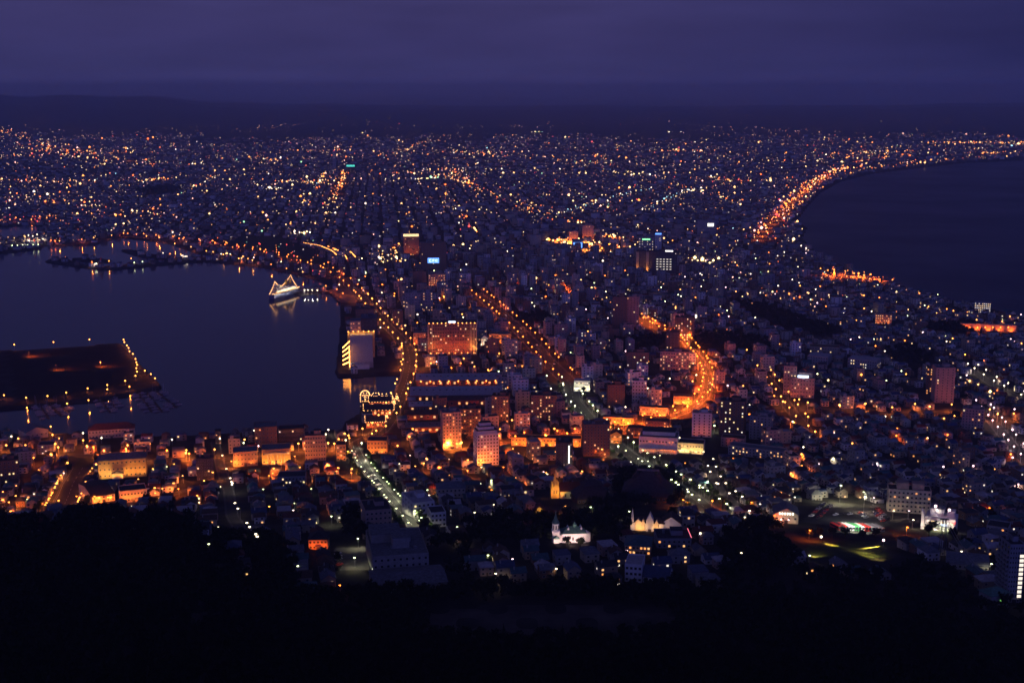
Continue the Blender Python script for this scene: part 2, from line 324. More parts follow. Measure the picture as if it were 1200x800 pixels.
mrx = t.nodes.new('ShaderNodeMapRange'); mrx.inputs[1].default_value = 200; mrx.inputs[2].default_value = 500; mrx.inputs[3].default_value = 0; mrx.inputs[4].default_value = .26; t.links.new(sxw.outputs[0], mrx.inputs[0])   # the open sea on the far side of the isthmus is rougher
adx = t.nodes.new('ShaderNodeMath'); adx.operation = 'ADD'; t.links.new(mr3.outputs[0], adx.inputs[0]); t.links.new(mrx.outputs[0], adx.inputs[1]); t.links.new(adx.outputs[0], b.inputs['Roughness'])
mrb = t.nodes.new('ShaderNodeMapRange'); mrb.inputs[1].default_value = 200; mrb.inputs[2].default_value = 500; mrb.inputs[3].default_value = .12; mrb.inputs[4].default_value = .7; t.links.new(sxw.outputs[0], mrb.inputs[0]); t.links.new(mrb.outputs[0], bp.inputs['Strength'])
me = MB().add([(-25000, 300, 0), (25000, 300, 0), (25000, 25000, 0), (-25000, 25000, 0)], [(0, 1, 2, 3)], wm)
kind(me.build('sea'), 'structure')

HAZE_D = 7.4e-5
hz = bpy.data.materials.new('evening_haze'); hz.use_nodes = True; t = hz.node_tree; t.nodes.remove(t.nodes['Principled BSDF'])
v = t.nodes.new('ShaderNodeVolumePrincipled'); v.inputs['Density'].default_value = HAZE_D; v.inputs['Color'].default_value = (.99, .97, 1.0, 1); v.inputs['Anisotropy'].default_value = .1
t.links.new(v.outputs[0], t.nodes['Material Output'].inputs['Volume'])
kind(MB().box(0, 12700, -5.2, 52000, 26200, 450, hz).build('haze'), 'stuff')
# ------------------------------------------------------------------ roads
def path_px(pts, step=8.0):
    """ground polyline through photograph pixels, resampled every step metres"""
    g = np.array([P(*q)[:2] for q in pts]); seg = np.hypot(*np.diff(g, axis=0).T); s = np.concatenate([[0], np.cumsum(seg)])
    n = max(2, int(s[-1] / step)); t = np.linspace(0, s[-1], n + 1)
    k = np.stack([np.interp(t, s, g[:, 0]), np.interp(t, s, g[:, 1])], 1)
    for _ in range(3):
        if len(k) > 4: k[1:-1] = (k[:-2] + 2 * k[1:-1] + k[2:]) / 4
    return k
def normals(k):
    d = np.gradient(k, axis=0); d /= np.hypot(*d.T)[:, None] + 1e-9
    return d, np.stack([-d[:, 1], d[:, 0]], 1)
ROADS = {}
def road(name, pts, width, lift=.35, pave=1.6, mark=True):
    k = path_px(pts); d, n = normals(k); ROADS[name] = (k, width)
    b = MB(); nn = len(k)
    def strip(o0, o1, h, m):
        p = np.concatenate([k + n * o0, k + n * o1]); z = T(p[:, 0], p[:, 1]) + h
        b.add([(x, y, q) for (x, y), q in zip(p, z)], [(i, i + 1, nn + i + 1, nn + i)[::-1] for i in range(nn - 1)], m)
    w = width / 2
    strip(-w, w, lift, M['asphalt'])
    if pave:
        for s in (-1, 1):
            a, c = sorted((s * w, s * (w + pave))); strip(a, c, lift + .13, M['paving'])
    kind(b.build(name), 'structure')
    if mark:
        b = MB()
        for i in range(0, nn - 1, 2):
            p0, p1 = k[i], k[i + 1]; q = n[i] * .12
            vs = [p0 - q, p1 - q, p1 + q, p0 + q]; b.add([(v_[0], v_[1], float(T(*v_)) + lift + .006) for v_ in vs], [(0, 1, 2, 3)], M['paint'])
        for o in (-w + .4, w - .4):
            p = np.concatenate([k + n * (o - .08), k + n * (o + .08)]); z = T(p[:, 0], p[:, 1]) + lift + .006
            b.add([(x, y, q) for (x, y), q in zip(p, z)], [(i, i + 1, nn + i + 1, nn + i)[::-1] for i in range(nn - 1)], M['paint'])
        kind(b.build(name + '_marking'), 'structure')
RD = dict(
    tree_lined_slope_road=([(414, 523), (428, 550), (446, 573), (466, 597), (490, 624)], 11),
    harbour_road=([(150, 277), (240, 286), (300, 296), (340, 305), (380, 316), (405, 331), (425, 350), (445, 374), (463, 391), (478, 408), (481, 426), (477, 445), (469, 465), (459, 488), (446, 506), (414, 523)], 15),
    central_avenue=([(556, 342), (580, 362), (603, 382), (622, 401), (642, 424), (668, 449)], 20),
    green_boulevard=([(668, 449), (672, 470), (694, 496), (722, 521), (762, 550), (800, 575), (838, 604)], 16),
    curved_avenue=([(796, 391), (806, 404), (822, 424), (831, 444), (827, 464), (808, 481), (770, 494), (735, 503), (700, 511), (650, 517), (600, 519), (560, 523)], 10),
    park_side_street=([(800, 397), (780, 391), (752, 376), (740, 371)], 9),
    hospital_street=([(893, 436), (914, 463), (926, 480), (944, 503)], 10),
    east_street=([(905, 477), (950, 479), (1000, 483), (1050, 485), (1100, 483), (1140, 487), (1210, 500)], 11),
    church_street=([(840, 604), (852, 570), (905, 590)], 8) if False else ([(830, 545), (842, 575), (870, 600)], 8),
    hall_forecourt_road=([(97, 548), (86, 565), (72, 598)], 17),
    west_slope_road=([(252, 518), (258, 545), (268, 575), (272, 605), (284, 625), (306, 668)], 6),
    waterfront_street=([(30, 530), (80, 533), (180, 540), (270, 538), (340, 533), (414, 524)], 8),
    lower_hill_street=([(-20, 598), (70, 600), (140, 595), (200, 580), (262, 562), (340, 560), (436, 560), (520, 552), (590, 548), (660, 546), (720, 535)], 8),
    south_east_street=([(1136, 432), (1165, 452), (1200, 470)], 9),
    tram_terminus_street=([(1150, 478), (1168, 500), (1190, 528), (1215, 555)], 10),
    beach_road=([(886, 284), (905, 264), (926, 239), (946, 221), (972, 204), (1004, 194), (1062, 188), (1120, 184), (1200, 178)], 22),
    far_avenue=([(391, 236), (398, 218), (405, 202)], 22),
    station_avenue=([(640, 402), (660, 300), (660, 285)], 10) if False else ([(590, 300), (622, 296), (664, 290), (722, 292)], 16),
)
for nm, (pts, w) in RD.items(): road(nm, pts, w, mark=nm in ('tree_lined_slope_road', 'harbour_road', 'central_avenue', 'green_boulevard', 'curved_avenue', 'hall_forecourt_road', 'lower_hill_street'))

def patch(name, pts, mat, lift=.3, grid=6.0):
    """a sheet draped on the ground inside a polygon of photograph pixels"""
    g = np.array([P(*q)[:2] for q in pts]); lo, hi = g.min(0), g.max(0)
    xs = np.arange(lo[0], hi[0] + grid, grid); ys = np.arange(lo[1], hi[1] + grid, grid); X, Y = np.meshgrid(xs, ys)
    Z = T(X, Y) + lift; n, m = X.shape; i = np.arange(n * m).reshape(n, m)
    q = np.stack([i[:-1, :-1], i[:-1, 1:], i[1:, 1:], i[1:, :-1]], -1).reshape(-1, 4)
    cx, cy_ = X.ravel()[q].mean(1), Y.ravel()[q].mean(1); q = q[inside(g, cx, cy_)]
    kind(link(name, raw(name, np.stack([X, Y, Z], -1).reshape(-1, 3), [(q, 0)], [mat])), 'structure'); return g
KEEPOUT = []
def keep(pts): KEEPOUT.append(np.array([P(*q)[:2] for q in pts]))
M['lawn'] = pm('dry_lawn', (.085, .075, .065), .95, .45, .08)
keep([(490, 714), (560, 709), (700, 708), (790, 716), (800, 735), (740, 755), (600, 756), (500, 748)])
patch('hillside_lawn', [(505, 716), (560, 711), (700, 710), (785, 718), (795, 734), (740, 750), (600, 752), (510, 744)], M['lawn'], .3, 5)
CARPARK = [(938, 612), (1022, 622), (1042, 612), (1030, 597), (972, 592), (955, 595)]
keep([(905, 606), (910, 640), (1062, 668), (1062, 612), (1040, 590), (972, 582), (940, 590)]); keep([(728, 574), (800, 572), (806, 622), (728, 628)]); keep([(622, 574), (695, 570), (700, 640), (622, 640)]); keep([(1075, 600), (1128, 600), (1134, 640), (1072, 640)]); patch('coach_park', CARPARK, M['asphalt'], .3, 3)
keep([(940, 636), (1040, 636), (1046, 656), (1000, 664), (946, 660)]); patch('floodlit_lawn', [(944, 634), (1038, 634), (1042, 652), (1000, 656), (950, 654)], M['grass'], .3, 3)
patch('school_yard', [(393, 642), (436, 640), (438, 668), (398, 668)], M['paving'], .25, 3); keep([(390, 638), (440, 636), (440, 675), (394, 675)])
patch('hall_plaza', [(108, 545), (122, 525), (92, 535), (84, 552)], M['grass'], .25, 4)
patch('pier_apron', [(376, 341), (405, 338), (428, 348), (424, 356), (398, 354), (388, 343)], M['paving'], .25, 6)
keep([(376, 341), (405, 338), (428, 348), (424, 356), (398, 354), (388, 343)])
patch('station_yard', [(264, 286), (290, 277), (330, 279), (366, 293), (400, 322), (360, 307), (300, 295)], M['grass'], .25, 12)
keep([(262, 286), (290, 276), (330, 278), (368, 293), (404, 326), (360, 308), (300, 296)])
keep([(692, 502), (740, 493), (800, 477), (832, 458), (842, 470), (818, 490), (772, 504), (735, 514), (692, 520)]); keep([(742, 527), (842, 524), (846, 546), (742, 550)]); keep([(598, 518), (684, 514), (688, 532), (598, 537)])
ip = [(10, 413), (136, 405), (158, 428), (176, 446), (120, 462), (50, 470), (20, 474)]
patch('island_field', ip, pm('rough_grass', (.018, .017, .010), .95, .4, .05), .25, 8); keep([(-300, 420), (0, 408), (140, 400), (192, 452), (120, 468), (0, 482), (-300, 520)])
WOODS_PX = dict(
    temple_grove=[(722, 558), (790, 556), (800, 590), (790, 598), (738, 594), (690, 606), (694, 592), (720, 588)],
    slope_grove=[(690, 608), (740, 600), (735, 632), (700, 640), (560, 640), (545, 622), (580, 610), (645, 612)],
    park_grove=[(806, 395), (850, 393), (900, 398), (908, 410), (860, 414), (812, 412)],
    park_grove_west=[(720, 400), (786, 396), (786, 408), (740, 412), (722, 410)],
    east_grove=[(1080, 384), (1130, 380), (1158, 386), (1150, 394), (1090, 392)],
    east_grove_south=[(1035, 412), (1070, 408), (1100, 424), (1084, 432), (1046, 424)],
    hill_grove=[(600, 372), (635, 368), (648, 376), (636, 384), (604, 380)],
    foot_grove=[(500, 640), (560, 630), (548, 690), (528, 690)],
    school_grove=[(400, 612), (420, 596), (426, 634), (406, 640)],
    far_woods=[(158, 225), (200, 221), (212, 225), (180, 230)],
    bay_wood=[(850, 352), (905, 362), (990, 392), (960, 398), (880, 372)],
    below_lawn=[(900, 672), (944, 676), (1000, 680), (1046, 676), (1070, 672), (1070, 712), (896, 712)],
    hill_foot=[(840, 640), (866, 622), (905, 618), (928, 650), (944, 690), (1046, 690), (1064, 664), (1090, 668), (1150, 704), (1210, 724), (1210, 800), (800, 800), (800, 740), (790, 712), (850, 690)],
    lawn_edge=[(420, 700), (470, 694), (540, 694), (640, 690), (850, 690), (800, 712), (700, 706), (560, 707), (500, 713), (420, 712)],
)
WOODS = {k: np.array([P(*q)[:2] for q in v]) for k, v in WOODS_PX.items()}

# ------------------------------------------------------------------ lamps
LAMPS = []          # x, y, z, colour key, light energy, label, group
GAIN = dict(sodium=5.0, deep=4.6, merc=3.5, wht=2.5, pinkw=2.5)
def lamp_row(rd, spacing, off, key, energy, what, sides=(-1, 1), jitter=.2, t0=0, t1=1, h=8.5, cutoff=None):
    k, w = ROADS[rd]; d, n = normals(k); s = np.concatenate([[0], np.cumsum(np.hypot(*np.diff(k, axis=0).T))]); j = 0
    for sd in sides:
        q = s[-1] * t0 + (spacing * .5 if sd > 0 else 0); c = 0
        while q < s[-1] * t1:
            i = min(int(np.searchsorted(s, q)), len(k) - 1); p = k[i] + n[i] * sd * (w / 2 + off) + d[i] * rng.normal() * spacing * jitter
            c += 1; LAMPS.append((p[0], p[1], float(T(*p)), key, energy * GAIN[key], what, sd, c, h, -n[i] * sd)); q += spacing
def lamp_at(px, py, key, energy, what, h=8.0): 
    p = P(px, py); LAMPS.append((p[0], p[1], p[2], key, energy * GAIN[key], what, 0, 0, h, np.array([0., -1.])))
SO = 2600
lamp_row('curved_avenue', 22, .8, 'deep', 5200, 'the curved orange avenue', t1=.55)
lamp_row('curved_avenue', 24, .8, 'deep', 7500, 'the curved orange avenue', t0=.55)
lamp_row('harbour_road', 36, .8, 'sodium', 1100, 'the harbour road', t0=.55)
lamp_row('harbour_road', 52, .8, 'deep', 1100, 'the harbour road', t1=.55)
lamp_row('central_avenue', 34, .8, 'deep', 1100, 'the central avenue')
lamp_row('green_boulevard', 27, 1.5, 'merc', 700, 'the green boulevard', jitter=.3)
lamp_row('tree_lined_slope_road', 27, 1.2, 'merc', 1300, 'the tree-lined slope road', h=6, jitter=.3)
lamp_row('hospital_street', 30, .8, 'sodium', 450, 'the hospital street')
lamp_row('east_street', 40, .8, 'sodium', 2400, 'the eastern shop street')
lamp_row('church_street', 40, .8, 'wht', 700, 'the temple side street', jitter=.4)
lamp_row('hall_forecourt_road', 12, 4.5, 'sodium', 700, 'the yellow hall forecourt', h=5)
lamp_row('west_slope_road', 44, .8, 'wht', 260, 'the western slope road', sides=(1,), jitter=.5)
lamp_row('waterfront_street', 40, .8, 'sodium', 3600, 'the waterfront street')
lamp_row('lower_hill_street', 44, .8, 'sodium', 2600, 'the lower hill street', sides=(1,))
lamp_row('south_east_street', 32, .8, 'wht', 900, 'the south-east street')
lamp_row('tram_terminus_street', 26, .8, 'pinkw', 900, 'the tram terminus street')
for px, py in ((172, 282), (187, 284), (205, 291), (224, 295), (242, 300), (262, 304), (280, 309), (296, 311), (318, 316), (336, 321), (355, 325), (150, 279), (131, 281), (110, 284), (96, 286), (70, 288), (60, 287), (0, 263), (12, 262), (24, 262), (37, 262), (128, 312), (212, 304), (250, 301), (108, 313), (154, 309)):
    lamp_at(px, py - .8, 'sodium' if (px * 7) % 3 else 'deep', 2400, 'the north harbour shore', 9)
lamp_row('park_side_street', 22, .8, 'deep', 4200, 'the street beside the park')
for px, py in ((17, 408), (63, 405), (105, 402), (145, 402), (146, 405), (149, 409), (151, 412), (152, 416), (156, 419), (159, 425), (160, 429), (161, 432), (160, 436), (161, 440), (159, 445), (170, 439), (177, 443), (182, 448),
               (5, 468), (31, 471), (56, 469), (78, 465), (103, 460), (126, 456), (126, 461), (147, 451), (152, 458), (32, 483), (79, 478), (104, 474), (153, 469)):
    lamp_at(px, py, 'sodium', 500, 'the harbour island', 5)
for px, py, k_, e_ in ((60, 507, 'sodium', 2500), (62, 517, 'sodium', 1500), (12, 597, 'sodium', 2500), (14, 608, 'sodium', 4500), (60, 540, 'sodium', 800), (189, 549, 'sodium', 2400), (180, 557, 'sodium', 1800), (183, 586, 'sodium', 3000), (156, 602, 'wht', 900), (179, 604, 'merc', 700),
                       (128, 591, 'sodium', 1800), (112, 590, 'deep', 1800), (91, 590, 'deep', 1500), (272, 548, 'sodium', 2500), (281, 542, 'sodium', 2500), (346, 542, 'sodium', 2500), (376, 539, 'sodium', 2600), (385, 511, 'wht', 1200), (408, 536, 'sodium', 2200), (395, 560, 'sodium', 3000), (412, 562, 'deep', 2600),
                       (443, 528, 'sodium', 3000), (466, 530, 'sodium', 2400), (487, 554, 'sodium', 3000), (519, 580, 'sodium', 1400), (576, 571, 'merc', 700), (360, 603, 'sodium', 2000), (310, 643, 'merc', 700), (329, 652, 'deep', 700), (389, 615, 'merc', 700), (416, 665, 'merc', 600), (420, 642, 'merc', 600), (350, 675, 'merc', 500), (492, 620, 'merc', 500), (525, 527, 'sodium', 5200), (541, 526, 'sodium', 5200), (564, 547, 'sodium', 2600), (601, 533, 'sodium', 2200),
                       (604, 568, 'sodium', 2000), (640, 562, 'sodium', 1400), (604, 604, 'deep', 900), (662, 603, 'sodium', 1500), (692, 604, 'merc', 700), (693, 594, 'merc', 600), (756, 587, 'wht', 800), (756, 591, 'wht', 600), (682, 560, 'sodium', 2600), (734, 551, 'sodium', 2200), (737, 609, 'merc', 500), (800, 595, 'deep', 1800), (834, 596, 'deep', 1800),
                       (679, 580, 'wht', 300), (803, 617, 'merc', 500), (872, 616, 'wht', 600), (880, 598, 'deep', 900), (890, 600, 'wht', 600), (926, 562, 'sodium', 900), (939, 553, 'sodium', 900), (955, 513, 'sodium', 1200), (939, 540, 'sodium', 1200), (947, 506, 'sodium', 1500), (930, 502, 'sodium', 1500), (1023, 592, 'pinkw', 1200), (1046, 608, 'wht', 800), (1064, 608, 'pinkw', 900), (1069, 619, 'wht', 800), (1011, 585, 'merc', 700), (907, 614, 'deep', 600), (948, 632, 'deep', 900),
                       (1062, 628, 'deep', 1400), (1125, 657, 'wht', 500), (1160, 672, 'merc', 400), (1027, 550, 'pinkw', 500), (1105, 555, 'pinkw', 500), (1140, 554, 'pinkw', 500), (1168, 577, 'wht', 400), (1192, 575, 'pinkw', 800), (1158, 604, 'deep', 600), (1184, 540, 'deep', 600), (1186, 544, 'pinkw', 700), (959, 551, 'pinkw', 600), (976, 545, 'wht', 500), (1004, 545, 'pinkw', 500), (1110, 517, 'deep', 800), (1086, 521, 'deep', 700), (1050, 518, 'deep', 700), (820, 635, 'wht', 400), (868, 659, 'wht', 500), (536, 628, 'merc', 300), (540, 637, 'wht', 250), (692, 655, 'wht', 350), (581, 684, 'wht', 500), (572, 662, 'merc', 300),
                       (676, 570, 'merc', 500), (792, 573, 'merc', 700), (805, 582, 'wht', 700), (819, 580, 'wht', 700), (829, 572, 'merc', 700), (773, 541, 'merc', 700), (780, 552, 'pinkw', 900), (759, 548, 'merc', 700), (837, 506, 'merc', 900)):
    lamp_at(px, py, k_, e_ * (1.5 if k_ in ('sodium', 'deep') else 1), 'the hillside lanes' if py > 545 else 'the lower town', 6.5)

for px, py in ((8, 530), (22, 522), (40, 545), (46, 560), (33, 575), (20, 590), (5, 585), (70, 522), (98, 524), (110, 532), (150, 530), (176, 528), (196, 536), (205, 552), (215, 566), (222, 540), (228, 556), (240, 572), (210, 582), (232, 590), (300, 560), (316, 566), (330, 552), (352, 556), (368, 566), (384, 552), (300, 536), (350, 528), (392, 528), (404, 516), (425, 510), (436, 516), (480, 520), (470, 540), (500, 545), (515, 556), (548, 560), (590, 556), (612, 545), (620, 530), (575, 505), (600, 500), (510, 490), (560, 484), (470, 430), (488, 436), (505, 432), (520, 430), (540, 432), (556, 436), (572, 440), (592, 430), (596, 416), (575, 412), (612, 436), (560, 398), (588, 382), (545, 360), (520, 352), (470, 380), (462, 352), (448, 338)):
    lamp_at(px, py, 'sodium' if (px + py) % 3 else 'deep', 2400, 'the waterfront quarter', 7)
lamp_at(984, 589, 'merc', 12000, 'the coach park', 14); lamp_at(1012, 600, 'wht', 6000, 'the coach park', 12)
# ------------------------------------------------------------------ trees
def crown_arrays(n, rx, rz, leaf, g):
    """quads scattered in clumps through a crown volume"""
    nc = max(5, n // 22); cl = g.normal(size=(nc, 3)); cl /= np.linalg.norm(cl, axis=1)[:, None]; cl *= (g.random((nc, 1)) ** .4) * .85; cl[:, 2] = cl[:, 2] * .9
    p = cl[g.integers(0, nc, n)] + g.normal(size=(n, 3)) * .20; p *= (rx, rx, rz)
    a = g.normal(size=(n, 3)); a /= np.linalg.norm(a, axis=1)[:, None]; b_ = np.cross(a, g.normal(size=(n, 3))); b_ /= np.linalg.norm(b_, axis=1)[:, None]
    s = leaf * (.6 + .8 * g.random((n, 1)))
    v = np.stack([p - a * s - b_ * s * .6, p + a * s - b_ * s * .6, p + a * s + b_ * s * .6, p - a * s + b_ * s * .6], 1)
    return v
TREE_KINDS = []
for q in range(4):
    g_ = np.random.default_rng(40 + q); conif = q == 3
    v_ = crown_arrays(230, 3.0 if not conif else 1.9, 2.7 if not conif else 4.2, .62, g_)
    if conif:
        k_ = np.clip((4.4 - v_[..., 2]) / 7.5, .1, 1.1); v_[..., 0] *= k_; v_[..., 1] *= k_
    v_[..., 2] += 5.2
    tb = MB(); tb.tube((0, 0, -.6), (0.1, .05, 3.2), .28, M['bark'], 6, .18)
    for a_ in range(4):
        tb.tube((.1, .05, 2.6 + .2 * a_), (1.3 * math.cos(a_ * 1.7 + q), 1.3 * math.sin(a_ * 1.7 + q), 4.6 + .4 * a_), .12, M['bark'], 4, .05)
    TREE_KINDS.append((v_, tb.mesh('trunk'), {}))
def crown_mesh(q, mat):
    v_, _, cache = TREE_KINDS[q]
    if mat.name not in cache: cache[mat.name] = raw('crown', v_.reshape(-1, 3), [(np.arange(v_.shape[0] * 4).reshape(-1, 4), 0)], [mat])
    return cache[mat.name]
TREES = []          # x, y, scale, kind, label place
def tree_row(rd, spacing, off, what, sc=(.6, .85), sides=(-1, 1), t0=0, t1=1):
    k, w = ROADS[rd]; d, n = normals(k); s = np.concatenate([[0], np.cumsum(np.hypot(*np.diff(k, axis=0).T))])
    for sd in sides:
        q = s[-1] * t0 + spacing * .3; c = 0
        while q < s[-1] * t1:
            i = min(int(np.searchsorted(s, q)), len(k) - 1); p = k[i] + n[i] * sd * (w / 2 + off); c += 1
            TREES.append((p[0], p[1], rng.uniform(*sc), int(rng.integers(0, 3)), what, sd, c, True)); q += spacing * rng.uniform(.85, 1.15)
tree_row('tree_lined_slope_road', 9, 3.2, 'the tree-lined slope road')
tree_row('green_boulevard', 22, 5, 'the green boulevard', (.6, .9))
tree_row('hall_forecourt_road', 10, 9, 'the yellow hall forecourt', (.6, .9), t0=.2)
tree_row('church_street', 20, 4, 'the temple side street', (.6, .9))
def in_woods(x, y):
    w = np.zeros(np.shape(x), bool)
    for g in WOODS.values(): w |= inside(g, x, y)
    return w
# ------------------------------------------------------------------ windows and generic block buildings
def _win(pm_):
    b = MB(); b.box(-.46, -.03, -.5, .08, .06, 1, M['frame']).box(.46, -.03, -.5, .08, .06, 1, M['frame']).box(0, -.03, -.5, .84, .06, .07, M['frame']).box(0, -.03, .43, .84, .06, .07, M['frame'])
    b.add([(-.42, -.02, -.43), (.42, -.02, -.43), (.42, -.02, .43), (-.42, -.02, .43)], [(0, 1, 2, 3)], pm_); return b.mesh('window')
WIN = {k: _win(E[k]) for k in ('w_warm', 'w_yel', 'w_wht', 'w_org', 'w_dim')}; WIN['dark'] = _win(M['glass'])
def window(parent, key, x, y, z, rot, w, h):
    return link('window', WIN[key], parent, (x, y, z), rot, (w, 1, h))
MIX = dict(warm=('w_warm', 'w_warm', 'w_yel', 'w_org'), yel=('w_yel', 'w_yel', 'w_wht'), org=('w_org', 'w_org', 'w_warm'), dim=('w_dim', 'w_dim', 'w_warm'), wht=('w_wht', 'w_yel'))
FOOT = []; LMK = []
def site(px, py):
    g = P(px, py); az = math.atan2(g[0], g[1]); dep = proj(*g)[2]
    return g, az, dep / FPX
def facing(th, fr):
    """does local face fr (front/right/back/left) look at the camera, given rotation relative to it"""
    return math.cos(th + {'f': 0, 'r': math.pi / 2, 'b': math.pi, 'l': -math.pi / 2}[fr]) > .12
def block(name, label, cat, px, py, wpx, hpx, dep, rot=0, wall='concrete', roof='r_grey', rows=0, cols=0, scols=0, lit=.3, mix='warm', balc=False, pent=1, shape='flat', rh=3.0, group=None,
          flood=None, lm=None, win=(1.5, 1.5), sill=True, overlap=0):
    g, az, s = site(px, py); w = wpx * s; h = hpx * s * 1.03; rt = R(rot); th = -az + rt
    c = g[:2] + np.array([-math.sin(th), math.cos(th)]) * dep / 2; z = g[2]
    b = MB()
    if shape == 'flat':
        b.box(0, 0, -9, w, dep, h + 9, M[wall])
    elif shape == 'gx':
        b.xprism([(-dep / 2, -9), (dep / 2, -9), (dep / 2, h), (0, h + rh), (-dep / 2, h)], -w / 2, w / 2, M[wall])
    elif shape == 'gy':
        b.yprism([(-w / 2, -9), (w / 2, -9), (w / 2, h), (0, h + rh), (-w / 2, h)], -dep / 2, dep / 2, M[wall])
    elif shape == 'hip': b.box(0, 0, -9, w, dep, h + 9, M[wall])
    o = b.build(name, None, (c[0], c[1], z), th); tag(o, label, cat, group)
    b = MB()
    if shape == 'flat':
        b.box(0, 0, h + .003, w - .5, dep - .5, .22, M[roof])
        for a in (-1, 1): b.box(0, a * (dep / 2 - .15), h + .003, w, .3, .9, M[wall]); b.box(a * (w / 2 - .15), 0, h + .003, .3, dep - .6, .9, M[wall])
        b.build('roof', o)
        if pent:
            p = MB(); p.box(w * .12, dep * .08, h + .24, min(w * .34, 9), min(dep * .4, 7), 3.0, M[wall]).box(w * .12, dep * .08, h + 3.24, min(w * .36, 9.4), min(dep * .43, 7.4), .2, M[roof]); p.build('penthouse', o)
            p = MB(); p.lathe([(.9, h + .24), (.95, h + 2.2), (.4, h + 2.6)], -w * .25, dep * .12, M['metal'], 10); p.build('water_tank', o)
            if pent > 1:
                MB().box(-w * .1, -dep * .2, h + .24, 2.4, 1.6, 1.5, M['metal']).build('air_handler', o); MB().box(w * .3, -dep * .25, h + .24, 1.6, 1.6, 1.2, M['metal']).build('air_handler', o)
    elif shape == 'gx': b.gable(w, dep, h, rh, M[roof]).build('roof', o)
    elif shape == 'gy': b.gable(w, dep, h, rh, M[roof], along='y').build('roof', o)
    else: b.hip(w, dep, h, rh, M[roof]).build('roof', o)
    n = 0; ww = []
    if rows:
        fh = h / rows
        faces = [('f', w, -dep / 2, 0, cols), ('r', dep, w / 2, math.pi / 2, scols), ('l', dep, w / 2, -math.pi / 2, scols)]
        for fr, ln, off, ro, nc in faces:
            if nc == 0 or not facing(rt, fr): continue
            for r_ in range(rows):
                for c_ in range(nc):
                    u = (c_ + .5) / nc * ln - ln / 2; zz = (r_ + .52) * fh; ww.append((fr, u, zz, min(win[0], ln / nc * .72), min(win[1], fh * .55)))
        lits = [i for i in range(len(ww)) if rng.random() < lit]; order = lits + [i for i in range(len(ww)) if i not in set(lits)]
        rest = MB(); ls = set(lits)
        for j, i in enumerate(order):
            fr, u, zz, a, hh = ww[i]; key = MIX[mix][int(rng.integers(len(MIX[mix])))] if i in ls else 'dark'
            x, y, ro = {'f': (u, -dep / 2 - .004, 0), 'r': (w / 2 + .004, u, math.pi / 2), 'l': (-w / 2 - .004, -u, -math.pi / 2)}[fr]
            if j < 100: window(o, key, x, y, zz, ro, a, hh)
            else:
                mt = E[key] if key != 'dark' else M['glass']; dx, dy = math.cos(ro) * a / 2, math.sin(ro) * a / 2; ox, oy = math.sin(ro) * .03, -math.cos(ro) * .03
                rest.add([(x - dx + ox, y - dy + oy, zz - hh / 2), (x + dx + ox, y + dy + oy, zz - hh / 2), (x + dx + ox, y + dy + oy, zz + hh / 2), (x - dx + ox, y - dy + oy, zz + hh / 2)], [(0, 1, 2, 3)], mt)
        if rest.v: kind(rest.build('windows', o), 'stuff')
        if balc:
            for r_ in range(1, rows):
                bb = MB(); bb.box(0, -dep / 2 - .62, r_ * fh - .15, w * .96, 1.2, .15, M[wall]).box(0, -dep / 2 - 1.16, r_ * fh, w * .96, .1, min(1.0, fh * .35), M[wall]); bb.build('balcony', o)
        d_ = MB(); d_.box(0, -dep / 2 - .06, 0, 2.2, .1, 2.4, M['steel']).box(0, -dep / 2 - .8, 2.5, 3.4, 1.6, .2, M[wall]); d_.build('entrance', o)
    if flood:
        key, e_, nn = flood
        for i in range(nn):
            x = ((i + .5) / nn - .5) * w; spot(o, (x, -dep / 2 - max(4, h * .35), .6), (x, -dep / 2, h * .55), e_, {'s': SODIUM, 'd': DEEP, 'w': WHT, 'm': MERC, 'p': PINKW, 'y': (1, .36, .06), 'g': (1, .62, .2)}[key], 120, .8, .3)
    FOOT.append((c[0], c[1], math.hypot(w, dep) / 2 + 2.0, w, dep, th))
    if flood: FOOT.append((g[0] + math.sin(th) * 9, g[1] - math.cos(th) * 9, 8 + w * .22, w, dep, th))
    if lm: LMK.append((lm, *proj(c[0], c[1], z + h * .5)[:2]))
    return o, w, dep, h
def part(name, b, parent, mat_label=None):
    o = b.build(name, parent)
    if mat_label: o['label'] = mat_label
    return o
APT = 'apartment towers around the town'

# --- harbour front
o, w, d, h = block('grand_hotel', 'wide brown hotel slab with lit pilasters at both ends beside the long market roofs', 'hotel', 530, 416, 58, 36, 26, 0, 'brown', 'r_dark', 9, 20, 5, .16, 'warm', lm='brown hotel slab', win=(1.7, 1.6), pent=2)
for x in (-w * .48, -w * .40, w * .38, w * .44, w * .49): part('pilaster', MB().box(x, -d / 2 - .5, 0, 1.6, 1.0, h + 1, M['tan']), o); spot(o, (x, -d / 2 - 5, .5), (x, -d / 2, h * .5), 15000, (1, .5, .12), 60, .9)
for i in range(12): part('cornice_lamp', MB().bulb((i + .5) / 12 * w - w / 2, -d / 2 - .7, h + 1.2, .55, E['sodium']), o)
part('roof_sign', MB().box(0, -d / 2 + .6, h + 1.4, 9, .4, 2.2, E['bluewht']).box(-3.4, -d / 2 + .9, h + .9, .3, .2, .5, M['steel']).box(3.4, -d / 2 + .9, h + .9, .3, .2, .5, M['steel']), o)
for i in range(8): part('ground_floor_lamp', MB().bulb((i + .5) / 8 * w - w / 2, -d / 2 - 1.2, 3.0, .5, E['sodium']), o); 
for i in range(3): spot(o, ((i - 1) * w * .3, -d / 2 - 12, 8), ((i - 1) * w * .3, -d / 2, 12), 13000, DEEP, 130, .8)

